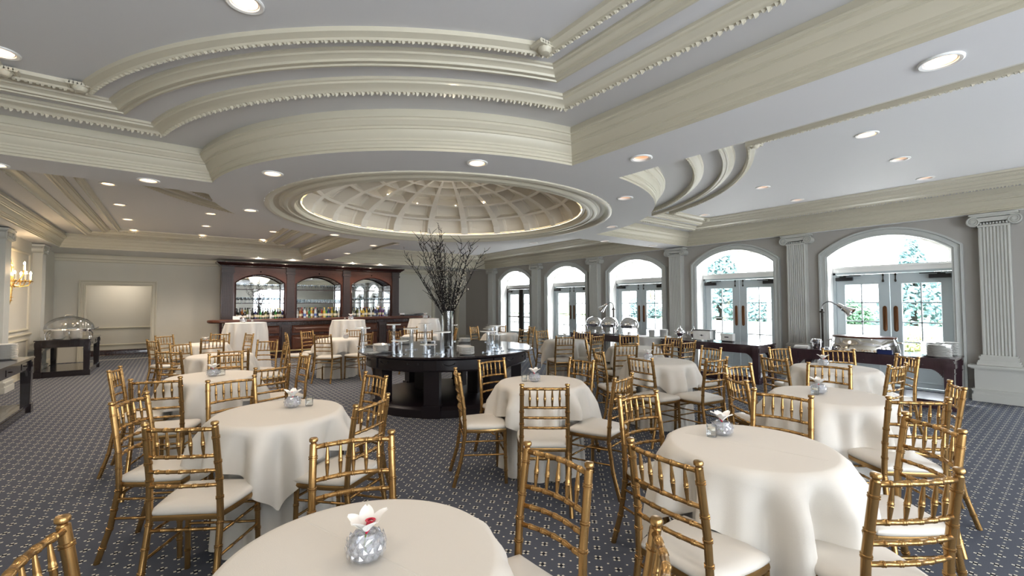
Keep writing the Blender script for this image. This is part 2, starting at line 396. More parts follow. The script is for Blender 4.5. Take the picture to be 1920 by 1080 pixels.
# coffered dome: 20 bays, rows shrinking to the top
NB, R0, H0, Z0 = 19, 2.06, .66, 2.866
PHI = [0, 24, 43.5, 58, 68.5, 77, 83]
def dp(R, H, ph, th): return Vector((CX+R*cos(ph)*cos(th), CY+R*cos(ph)*sin(th), Z0+H*sin(ph)))
dm = MB(); dr = MB()
th0 = radians(51.5)
for i in range(NB):
    ta, tb = th0+2*pi*i/NB, th0+2*pi*(i+1)/NB
    for k in range(len(PHI)-1):
        pa, pb = radians(PHI[k]), radians(PHI[k+1])
        wt, wp = .095*(tb-ta), .065*(pb-pa)
        loops = []
        for (dt, dpv, rr) in ((0, 0, 0), (wt, wp, 0), (wt*1.25, wp*1.25, .20), (wt*1.9, wp*1.9, .20), (wt*2.0, wp*2.0, .215)):
            Rr, Hh = R0+rr, H0+rr
            l = []
            for (u, v) in ((0, 0), (.5, 0), (1, 0), (1, .5), (1, 1), (.5, 1), (0, 1), (0, .5)):
                l.append(dp(Rr, Hh, (pa+dpv)+(pb-pa-2*dpv)*v, (ta+dt)+(tb-ta-2*dt)*u))
            loops.append([tuple(p) for p in l])
        dm.loft(loops); n = len(dm.v); dm.f.append(tuple(range(n-8, n))); dm.mi.append(0)
top = [dp(R0, H0, radians(83), th0+2*pi*i/40) for i in range(40)]
dm.add([tuple(p) for p in top]+[(CX, CY, Z0+H0+.02)], [(i, (i+1) % 40, 40) for i in range(40)])
dm.build('ceiling', M_['dome'], smooth=0, kind='structure', label='coffered plaster dome')

# ---- walls
def arch(yc, half, zs, rise, z0, n=20):
    R = (half*half+rise*rise)/(2*rise); a = math.asin(half/R); zc = zs+rise-R
    return [(yc-half, z0), (yc+half, z0)]+[(yc+R*sin(a-2*a*i/n), zc+R*cos(a-2*a*i/n)) for i in range(n+1)]
HALF, SPR, RISE = .83, 2.31, .31
wl = [(YN, 0), (YB+.1, 0), (YB+.1, ZS), (YN, ZS)]
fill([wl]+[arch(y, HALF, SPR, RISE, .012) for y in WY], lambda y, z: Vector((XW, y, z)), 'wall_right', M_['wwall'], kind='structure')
fill([wl]+[arch(y, HALF, SPR, RISE, .012) for y in WY], lambda y, z: Vector((XW+.36, y, z)), 'wall_outside', M_['white'], kind='structure')
MB().box(((XL-.05), (YN+YB2)/2, 1.6), (.1, YB2-YN, 3.2)).build('wall_left', M_['wall'], smooth=0, kind='structure')
for yy in (YN, YN-.15):
    fill([[(XL, 0), (10.1, 0), (10.1, 3.2), (XL, 3.2)]]+[arch(xc, .95, 2.20, .34, .25) for xc in FX], lambda x, z: Vector((x, yy, z)), 'wall_front', M_['wall'], kind='structure')
for xc in FX:  # windows added behind the camera to let in fill light
    P = arch(xc, .95, 2.20, .34, .25)
    MB().loft([[(x, y, z) for x, z in P] for y in (YN, YN-.15)]).build('trim_110', M_['white'], smooth=30, kind='structure', label='white reveal of an added fill-light window behind the camera')
    q = MB(); q.box((xc, YN-.08, 1.35), (.05, .05, 2.2)); q.box((xc, YN-.08, 2.05), (1.9, .05, .05)); q.box((xc, YN-.08, .29), (1.9, .08, .08)); q.build('window_7', M_['white'], smooth=0, kind='structure')
DL = (-1.86, -.54, 1.99)   # opening at the left end of the back wall
DR = (8.25, 9.22, 1.99)    # dark doorway at its right end
bl = [(XL, 0), (10.1, 0), (10.1, ZS), (XL, ZS)]
for yy in (YB, YB+.12):
    fill([bl]+[[(a, .005), (b, .005), (b, h), (a, h)] for a, b, h in (DL, DR)], lambda x, z: Vector((x, yy, z)), 'wall_back', M_['wall'], kind='structure')
rv = MB()
for a, b, h in (DL, DR):
    rv.loft([[(a, y, 0), (a, y, h), (b, y, h), (b, y, 0)] for y in (YB, YB+.12)], closed=False)
rv.build('trim_60', M_['trim'], smooth=0, kind='structure', label='white lining of the back wall openings')
MB().box(((XL+10.1)/2, YB2+.05, 1.4), (13, .1, 2.9)).build('wall_passage', M_['wall'], smooth=0, kind='structure')
MB().add([(XL, YB+.1, 2.5), (10.1, YB+.1, 2.5), (10.1, YB2, 2.5), (XL, YB2, 2.5)], [(0, 1, 2, 3)]).build('ceiling', M_['ceil'], smooth=0, kind='structure')
MB().box((3.0, (YB+YB2)/2+.06, 1.25), (.1, YB2-YB-.15, 2.5)).build('wall_partition', M_['wall'], smooth=0, kind='structure')
MB().box((10.15, (YB+YB2)/2+.06, 1.25), (.1, YB2-YB-.15, 2.5)).build('wall_passage', M_['wall'], smooth=0, kind='structure')
l = bpy.data.lights.new('passage_fill_light', 'AREA'); l.shape = 'DISK'; l.size = .3; l.energy = 7; l.color = (1, .88, .74)  # added area light that brightens the passage, no fixture modelled
lo = bpy.data.objects.new('passage_fill_light', l); COL.objects.link(lo); lo.location = (-1.2, 16.6, 2.46)
# baseboards, rails, picture-frame panels
def strip(path, prof, name, mt, closed=False, **kw):
    """path: list of 2D points (x,y), prof: (offset into the room = left of path, z)"""
    n = len(path); P = [Vector((p[0], p[1])) for p in path]; rings = []
    for o, z in prof:
        r = []
        for i in range(n):
            ds = []
            if i > 0 or closed: ds.append((P[i]-P[i-1]).normalized())
            if i < n-1 or closed: ds.append((P[(i+1) % n]-P[i]).normalized())
            ns = [Vector((-d.y, d.x)) for d in ds]
            nn = sum(ns, Vector((0, 0))).normalized(); k = 1/max(.3, nn.dot(ns[0]))
            q = P[i]+nn*o*k; r.append((q.x, q.y, z))
        rings.append(r)
    return MB().loft(rings, closed=closed).build(name, mt, smooth=30, kind='structure', **kw)
BASE = [(0, .16), (.012, .155), (.016, .13), (.022, .125), (.024, .02), (.03, .0)]
RAILP = [(0, -.035), (.012, -.03), (.016, -.01), (.028, .0), (.030, .018), (.014, .026), (0, .032)]
strip([(XW, YB), (XL, YB)], [(0, 2.60), (.02, 2.61), (.025, 2.66), (.05, 2.69), (.05, 2.75), (.07, 2.79)], 'trim_54', M_['trim'], label='frieze moulding at the top of the back wall')
strip([(XL, YB), (XL, YN)][::1], [(o, z) for o, z in BASE], 'baseboard_left', M_['trim'])
strip([(DR[0]-.1, YB), (DL[1]+.1, YB)], BASE, 'baseboard_back', M_['trim'])
strip([(XW, YB), (DR[1]+.1, YB)], BASE, 'baseboard_back', M_['trim'])
strip([(10.1, YB2), (XL, YB2)], BASE, 'baseboard_passage', M_['mahogd'])
strip([(10.1, YB2), (XL, YB2)], [(o, z+.79) for o, z in RAILP], 'trim_61', M_['trim'], label='chair rail in the passage')
strip([(10.1, YB2), (XL, YB2)], [(o*.7, z+.30) for o, z in RAILP], 'trim_62', M_['trim'], label='lower rail in the passage')
ys = [(WY[k]+HALF+.13, WY[k+1]-HALF-.13) for k in range(5)]+[(WY[5]+HALF+.13, YB)]
for i, (a, b) in enumerate(ys):
    strip([(XW, a), (XW, b)], BASE, 'baseboard_right', M_['casing'])
def casing2d(loop, to3, w_, name, mt, t=.045):
    """moulded frame following an open 2D loop (door or arch surround)"""
    P = [Vector(p) for p in loop]; n = len(P); rings = []
    prof = [(0, 0), (0, t*.6), (w_*.18, t*.6), (w_*.22, t*.9), (w_*.45, t*.7), (w_*.72, t*.75), (w_*.78, t*1.25), (w_, t*1.25), (w_, 0)]
    for o, h in prof:
        r = []
        for i in range(n):
            ds = []
            if i > 0: ds.append((P[i]-P[i-1]).normalized())
            if i < n-1: ds.append((P[i+1]-P[i]).normalized())
            ns = [Vector((-d.y, d.x)) for d in ds]; nn = sum(ns, Vector((0, 0))).normalized(); k = 1/max(.3, nn.dot(ns[0]))
            q = P[i]+nn*o*k; r.append(tuple(to3(q.x, q.y, h)))
        rings.append(r)
    return MB().loft(rings, closed=False).build(name, mt, smooth=30, kind='structure')
for k, (a, b, h) in enumerate((DL, DR)):
    casing2d([(a, 0), (a, h), (b, h), (b, 0)], lambda x, z, t: (x, YB-t, z), .13, 'trim_%d' % (63+k), M_['trim'])
def panel(y0, y1, z0, z1, name):
    lp = [(y0, z0), (y1, z0), (y1, z1), (y0, z1)]
    rings = []
    for o, t in ((0, 0), (.0, .018), (.012, .026), (.03, .024), (.04, .01), (.045, 0)):
        rings.append([(XL+t, y0+o, z0+o), (XL+t, y1-o, z0+o), (XL+t, y1-o, z1-o), (XL+t, y0+o, z1-o)])
    MB().loft(rings).build(name, M_['trim'], smooth=25, kind='structure', label='raised picture-frame panel on the left wall')
for k in range(6):
    panel(PY[k]+.42, PY[k+1]-.42, .95, 2.55, 'trim_%d' % (70+k)); panel(PY[k]+.42, PY[k+1]-.42, .25, .78, 'trim_%d' % (80+k))
strip([(XL, YB), (XL, YN)], [(o, z+.86) for o, z in RAILP], 'trim_66', M_['trim'], label='chair rail on the left wall')

# ---- pilasters
def make_pilaster():
    t = thing('pilaster', '', 'pilaster')
    # local: wall plane at x=0, projects towards -x ; y along the wall
    p = MB(); p.box((-.095, 0, .28), (.19, .50, .44)); p.box((-.11, 0, .05), (.22, .56, .10)); p.box((-.103, 0, .125), (.206, .53, .05)); p.box((-.125, 0, .515), (.25, .62, .035)); p.box((-.112, 0, .488), (.222, .57, .022)); p.box((-.112, 0, .165), (.215, .56, .03))
    p.build('pedestal', M_['trimp'], t, smooth=0)
    b = MB(); b.box((-.095, 0, .555), (.19, .44, .04)); b.box((-.09, 0, .59), (.18, .42, .03)); b.box((-.085, 0, .62), (.165, .385, .03)); b.box((-.09, 0, .65), (.175, .40, .03)); b.box((-.082, 0, .675), (.16, .36, .02))
    b.build('shaft_base', M_['trimp'], t, smooth=0)
    # fluted shaft
    nf = 8; W = .30; prof = [(0, -W/2-.01), (-.15, -W/2-.01), (-.155, -W/2)]
    fw = (W-.02)/nf
    for i in range(nf):
        y0 = -W/2+.01+i*fw
        prof.append((-.155, y0+fw*.10))
        for j in range(1, 6): prof.append((-.155+.016*sin(pi*j/6), y0+fw*(.10+.80*j/6)))
        prof.append((-.155, y0+fw*.90))
    prof += [(-.155, W/2), (-.15, W/2+.01), (0, W/2+.01)]
    s = MB(); s.loft([[(x, y, z) for x, y in prof] for z in (.685, 2.58)], closed=False); s.build('shaft', M_['trimp'], t, smooth=25, fix=True)
    # ionic capital
    c = MB(); c.box((-.085, 0, 2.595), (.17, .33, .03)); c.box((-.095, 0, 2.765), (.20, .50, .03)); c.box((-.09, 0, 2.74), (.18, .44, .025))
    c.box((-.085, 0, 2.69), (.165, .36, .06))
    for i in range(9):
        c.lathe([(0, -.018), (.012, -.012), (.014, .01), (0, .02)], (-.165, -.13+.0325*i, 2.63), 6)
    for sgn in (-1, 1):
        yc, zc = sgn*.205, 2.665
        c.tube([(0, yc, zc), (-.17, yc, zc)], .07, 20)
        c.tube([(-.168, yc, zc), (-.19, yc, zc)], .024, 12)
        pts = []; rr = []
        for j in range(46):
            a = j/45*2*pi*2.2; rad = .074-.052*(j/45)
            pts.append((-.172, yc+sgn*rad*sin(a), zc+rad*cos(a))); rr.append(.013-.006*j/45)
        c.tube(pts, rr, 6)
    c.build('capital', M_['trimp'], t, smooth=35)
    return t
M_['trimp'] = mat('pilaster_paint', (.52, .52, .48), .45)
PK = Kit(make_pilaster)
ordr = ['nearest', 'second', 'third', 'fourth', 'fifth', 'sixth', 'seventh']
wpl = ['white fluted pilaster on the window wall, behind the camera', 'broad white fluted pilaster nearest on the window wall, at the right edge of the picture',
       'white fluted pilaster between the first and second arched doors from the right', 'white fluted pilaster between the second and third arched doors from the right',
       'white fluted pilaster between the third and fourth arched doors from the right', 'white fluted pilaster between the fourth and the farthest arched doors',
       'farthest white fluted pilaster on the window wall, left of the bronze doors']
for k, y in enumerate(PY):
    if k == 0: continue
    PK.put((XW, y, 0), 0, wpl[k], 'fluted pilasters on the window wall')
for k, y in enumerate(PY):
    if k < 4: continue
    PK.put((XL, y, 0), pi, ['white pilaster on the left wall at the left edge, nearer than the candle sconce', 'white scroll-topped pilaster on the left wall just left of the candle sconce',
        'white scroll-topped pilaster on the left wall between the candle sconce and the back wall'][k-4], 'pilasters on the left wall')

# ---- windows with double doors
GX = XW+.30
def arc_pts(yc, half, zs, rise, n=20):
    return arch(yc, half, zs, rise, zs, n)[2:]
for k, yc in enumerate(WY):
    far = (k == 5)
    rv = MB(); lp = arch(yc, HALF, SPR, RISE, .012); lp = lp[1:]+[lp[0]]
    rv.loft([[(x, p[0], p[1]) for p in lp] for x in (XW, XW+.36)], closed=False)
    rv.build('trim_%d' % (90+k), M_['white'], smooth=30, kind='structure', label='white reveal of an arched opening')
    casing2d([(yc-HALF, 0)]+arc_pts(yc, HALF, SPR, RISE)[::-1]+[(yc+HALF, 0)], lambda y, z, t: (XW-t, y, z), .13, 'trim_%d' % (100+k), M_['casing'], .05)
    # arched transom window: frame + glass
    win = bpy.data.objects.new('window_%d' % (k+1), None); COL.objects.link(win); win['kind'] = 'structure'; win.location = (GX, yc, 0)
    fr = MB(); a = arc_pts(0, HALF, SPR, RISE)[::-1]; a2 = arc_pts(0, HALF-.07, SPR-.0, RISE-.03)[::-1]
    o_ = [(-HALF, 2.02)]+a+[(HALF, 2.02)]; i_ = [(-HALF+.07, 2.12)]+a2+[(HALF-.07, 2.12)]
    fr.loft([[(x, p[0], p[1]) for p in q] for x, q in ((-.03, o_), (-.03, i_), (.03, i_), (.03, o_))])
    fr.box((0, 0, 2.065), (.10, 2*HALF, .09)); fr.box((-.05, 0, 2.115), (.04, 2*HALF, .03))
    fr.build('window_frame', M_['white'], win, smooth=30)
    b = bmesh.new(); vs = [b.verts.new((.005, p[0], p[1])) for p in i_]; b.faces.new(vs)
    me = bpy.data.meshes.new('pane'); b.to_mesh(me); b.free(); me.materials.append(M_['glass'])
    g = bpy.data.objects.new('pane', me); COL.objects.link(g); g.parent = win
    # door pair
    dr_ = bpy.data.objects.new('door_%d' % (k+1), None); COL.objects.link(dr_); dr_['kind'] = 'structure'; dr_.location = (GX, yc, 0)
    jm = MB(); jm.box((0, -HALF+.02, 1.01), (.09, .04, 2.02)); jm.box((0, HALF-.02, 1.01), (.09, .04, 2.02)); jm.box((0, 0, 2.0), (.09, 2*HALF, .04)); jm.box((0, 0, .012), (.14, 2*HALF, .024))
    jm.build('door_frame', M_['doorp'] if not far else M_['bronze'], dr_, smooth=0)
    for sg in (-1, 1):
        y0, y1 = (sg*.004, sg*(HALF-.042)); lo, hi = min(y0, y1), max(y0, y1)
        mid_w = .15 if True else .1; hin = .13
        gl, gh = (lo+hin, hi-mid_w) if sg < 0 else (lo+mid_w, hi-hin)
        lf = MB(); rings = []
        O = [(lo, .03), (hi, .03), (hi, 1.975), (lo, 1.975)]; I = [(gl, .44), (gh, .44), (gh, 1.80), (gl, 1.80)]; I2 = [(gl+.01, .45), (gh-.01, .45), (gh-.01, 1.79), (gl+.01, 1.79)]
        lf.loft([[(x, p[0], p[1]) for p in q] for x, q in ((.022, O), (-.022, O), (-.022, I), (-.008, I2), (.008, I2), (.022, I), (.022, O))])
        leaf = lf.build('door_leaf', M_['doorp'] if not (far and sg > 0) else M_['doorp'], dr_, smooth=20)
        gr = MB()
        gr.box((0, (gl+gh)/2, 1.12), (.02, .02, 1.36))
        for j in range(1, 4): gr.box((0, (gl+gh)/2, .44+1.36*j/4), (.02, gh-gl, .02))
        gr.build('muntin', M_['doorp'], leaf, smooth=0)
        MB().add([(.002, gl, .44), (.002, gh, .44), (.002, gh, 1.80), (.002, gl, 1.80)], [(0, 1, 2, 3)]).build('pane', M_['glass'], leaf, smooth=0)
        pb = MB(); zc_ = .20
        pb.loft([[(-.023-t, y, z) for y, z in ((gl+o2, .10+o2), (gh-o2, .10+o2), (gh-o2, .36-o2), (gl+o2, .36-o2))] for o2, t in ((0, 0), (.01, .008), (.025, .004), (.03, 0))])
        pb.build('kick_panel', M_['doorp'], leaf, smooth=0)
        if not far:
            yp = sg*.075; pp = MB(); n_ = 12; pr = []
            for j in range(n_+1): aa = pi*j/n_; pr.append((.030*cos(aa), 1.36+.045*sin(aa)))
            for j in range(n_+1): aa = pi+pi*j/n_; pr.append((.030*cos(aa), 1.0+.045*sin(aa)))
            pp.loft([[(x, yp+p[0]*s3, 1.18+(p[1]-1.18)*s3) for p in pr] for x, s3 in ((-.022, 1), (-.030, 1), (-.034, .88))])
            nvv = len(pp.v); pp.f.append(tuple(range(nvv-len(pr), nvv))); pp.mi.append(0)
            pp.build('push_plate', M_['brass'], leaf, smooth=25, label='tall aged brass push plate')
            bt = MB(); bt.box((-.03, sg*.085, 1.955), (.02, .022, .04)); bt.tube([(-.034, sg*.085, 1.95), (-.034, sg*.085, 1.86)], .007, 6); bt.lathe([(0, -.03), (.014, -.02), (.016, 0), (.008, .02)], (-.036, sg*.085, 1.85), 8)
            bt.build('bolt', M_['bronze'], leaf, label='dark bronze surface bolt')
        else:
            st = MB(); st.box((-.025, sg*.055, 1.0), (.012, .10, 1.94)); st.build('stile_cover', M_['bronze'], leaf, smooth=0, label='dark bronze centre stile')
            bar = MB(); bar.tube([(-.07, gl-.02, .98), (-.07, gh+.02, .98)], .016, 8); bar.box((-.045, gl-.02, .98), (.05, .04, .05)); bar.box((-.045, gh+.02, .98), (.05, .04, .05)); bar.build('push_bar', M_['bronze'], leaf, label='dark horizontal push bar')
        cl_ = MB(); ce = sg*(HALF-.18); cl_.box((-.055, ce, 1.90), (.065, .26, .065)); cl_.box((-.05, ce-sg*.12, 1.955), (.03, .26, .014), 0); cl_.box((-.06, ce+sg*.02, 1.94), (.02, .10, .02))
        cl_.build('door_closer', M_['black'], leaf, smooth=0, label='black overhead door closer')

# ---- recessed ceiling lights
def make_can(lit):
    t = thing('recessed_light', '', 'ceiling light')
    r = MB(); r.lathe([(.098, .0), (.098, -.008), (.090, -.012), (.074, -.008), (.070, .0), (.066, .012)], n=28, cap=False); r.build('trim_ring', M_['white'], t)
    c = MB(); c.lathe([(.067, .012), (.060, .0795), (0, .08)], n=24, cap=False); c.build('reflector', M_['can'], t)
    b = MB(); b.lathe([(.050, .070), (.04, .055), (0, .05)], n=16, cap=False); b.build('bulb', M_['lamp'] if lit else M_['lampd'], t)
    return t
M_['can'] = mat('warm_reflector', (.85, .66, .50), .4)
KL, KD = Kit(lambda: make_can(True)), Kit(lambda: make_can(False))
def can(x, y, z, lit, label, e=18, group='recessed ceiling lights'):
    (KL if lit else KD).put((x, y, z), 0, label, group)
def spot(x, y, z, e, size=2.5):
    l = bpy.data.lights.new('downlight', 'SPOT'); l.energy = e; l.spot_size = size; l.spot_blend = .6; l.color = (1, .86, .72); l.shadow_soft_size = .05
    o = bpy.data.objects.new('downlight', l); COL.objects.link(o); o.location = (x, y, z)
for x, y, z, lit, lb, g in CANS:
    can(x, y, z, lit, lb, group=g)
    if lit: spot(x, y, z-.03, 16 if y < 7 else 34 if y < 14 else 22)
    if lit and y > 14.2:
        l = bpy.data.lights.new('bar_halo_fill', 'POINT'); l.energy = 1.6; l.color = (1, .86, .68); l.shadow_soft_size = .03  # extra point light under the can, added for the halo on the soffit
        o = bpy.data.objects.new('bar_halo_fill', l); COL.objects.link(o); o.location = (x, y, z-.07)
for x, y in ((-.9, 1.0), (.3, 0.), (1.6, 2.8), (1.6, 1.0), (3.36, -1.5)):   # lights of the near tray above and behind the camera
    spot(x, y, 3.1, 14)

#@@PART2
# ------------------------------------------------------------------ gold ballroom chairs
def bamboo(mb, pts, r, rings, n=10, rr=1.20, w=.0034, gap=.0085, r_end=None):
    """turned rod along pts with pairs of raised rings at the given fractions"""
    P = [Vector(p) for p in pts]; cl = [0]
    for i in range(len(P)-1): cl.append(cl[-1]+(P[i+1]-P[i]).length)
    L = cl[-1]
    def at(s):
        s = max(0, min(L, s)); i = 0
        while i < len(P)-2 and cl[i+1] < s: i += 1
        return P[i].lerp(P[i+1], (s-cl[i])/max(1e-9, cl[i+1]-cl[i]))
    st = [(0, r), (L, r_end or r)]+[(c, r) for c in cl[1:-1]]
    for f in rings:
        for sg in ((-gap/2, gap/2) if gap else (0,)):
            c = f*L+sg; st += [(c-w, r), (c-w*.5, r*rr), (c+w*.5, r*rr), (c+w, r)]
    st = sorted(st)
    mb.tube([at(s) for s, _ in st], [q for _, q in st], n)
def make_chair():
    t = thing('ballroom_chair', '', 'chair')
    G = M_['gold']
    for s in (-1, 1):
        b = MB(); pts = [(s*.180, -.045, 0), (s*.172, .015, .20), (s*.166, .050, .42), (s*.163, .040, .62), (s*.160, .0, .885)]
        bamboo(b, pts, .0158, (.10, .22, .34, .46, .60, .70, .80, .94))
        b.lathe([(.013, 0), (.011, .006), (.012, .010), (.017, .013), (.018, .022), (.015, .028), (0, .030)], (s*.160, -.002, .883), 12)
        b.lathe([(.006, -.001), (.006, .004), (0, .005)], (s*.165, .033, .43), 8)
        b.build('back_post', G, t, smooth=50)
        f = MB(); bamboo(f, [(s*.190, .385, 0), (s*.186, .375, .42)], .0140, (.25, .5, .75), r_end=.016); f.build('leg', G, t, smooth=50)
    for i, z in enumerate((.872, .738, .665, .592)):
        y = {0: .003, 1: .020, 2: .028, 3: .036}[i]
        q = MB(); pp = [(-.158+.316*j/8, y-.022*sin(pi*j/8), z+(.004*sin(pi*j/8))) for j in range(9)]
        bamboo(q, pp, .0095 if i else .0105, (.14, .32, .5, .68, .86), 8); q.build('rail', G, t, smooth=50)
    for j in range(5):
        x = -.158+.316*(j+1)/6; y = -.022*sin(pi*(j+1)/6)
        q = MB(); zs = [(.740, .0045), (.785, .0085), (.797, .0088), (.799, .0105), (.802, .0088), (.806, .0105), (.809, .0088), (.822, .0085), (.870, .0045)]
        q.tube([(x, y+.020-.017*(z-.738)/.134, z) for z, _ in zs], [r for _, r in zs], 8); q.build('spindle', G, t, smooth=60)
    # seat frame, cushion : rounded trapezoid
    def outline(wb, wf, y0, y1, bow, n=10):
        P = []
        for j in range(n+1): u = j/n; P.append((-wb+2*wb*u, y0-.0*sin(pi*u)))
        for j in range(1, n): u = j/n; P.append((wb+(wf-wb)*sin(pi/2*u)+.006*sin(pi*u), y0+(y1-y0)*u))
        for j in range(n+1): u = j/n; P.append((wf-2*wf*u, y1+bow*sin(pi*u)))
        for j in range(1, n): u = 1-j/n; P.append((-(wb+(wf-wb)*sin(pi/2*u)+.006*sin(pi*u)), y0+(y1-y0)*u))
        return P
    def off(P, o, z):
        cx, cy = 0, .22; R = []
        for x, y in P:
            d = Vector((x-cx, y-cy)); l = d.length; k = (l-o)/l; R.append((cx+d.x*k, cy+d.y*k, z))
        return R
    P = outline(.158, .198, .045, .385, .022)
    f = MB(); f.loft([off(P, .02, .418), off(P, .0, .420), off(P, -.003, .432), off(P, .0, .446), off(P, .03, .447)]); n = len(P)
    f.f.append(tuple(range(n))[::-1]); f.mi.append(0); f.build('seat_frame', G, t, smooth=40)
    c = MB(); prof = [(.006, .445), (-.001, .452), (-.003, .462), (.003, .474), (.014, .483), (.035, .490), (.08, .494), (.14, .496)]
    c.loft([off(P, o, z) for o, z in prof]); k = len(c.v); c.f.append(tuple(range(k-n, k))); c.mi.append(0); c.build('cushion', M_['cush'], t, smooth=60)
    for z in (.345, .235):
        for s in (-1, 1):
            q = MB(); bamboo(q, [(s*.170, .035-.03*(.42-z), z+.01), (s*.187, .378, z)], .0075, (.3, .55, .8), 8); q.build('stretcher', G, t, smooth=50)
    q = MB(); bamboo(q, [(-.168, .045, .375), (.168, .045, .375)], .0085, (.2, .4, .6, .8), 8); q.build('stretcher', G, t, smooth=50)
    for z in (.36, .25):
        q = MB(); bamboo(q, [(-.186, .378, z), (.186, .378, z)], .0075, (.25, .5, .75), 8); q.build('stretcher', G, t, smooth=50)
    return t
CK = Kit(make_chair)
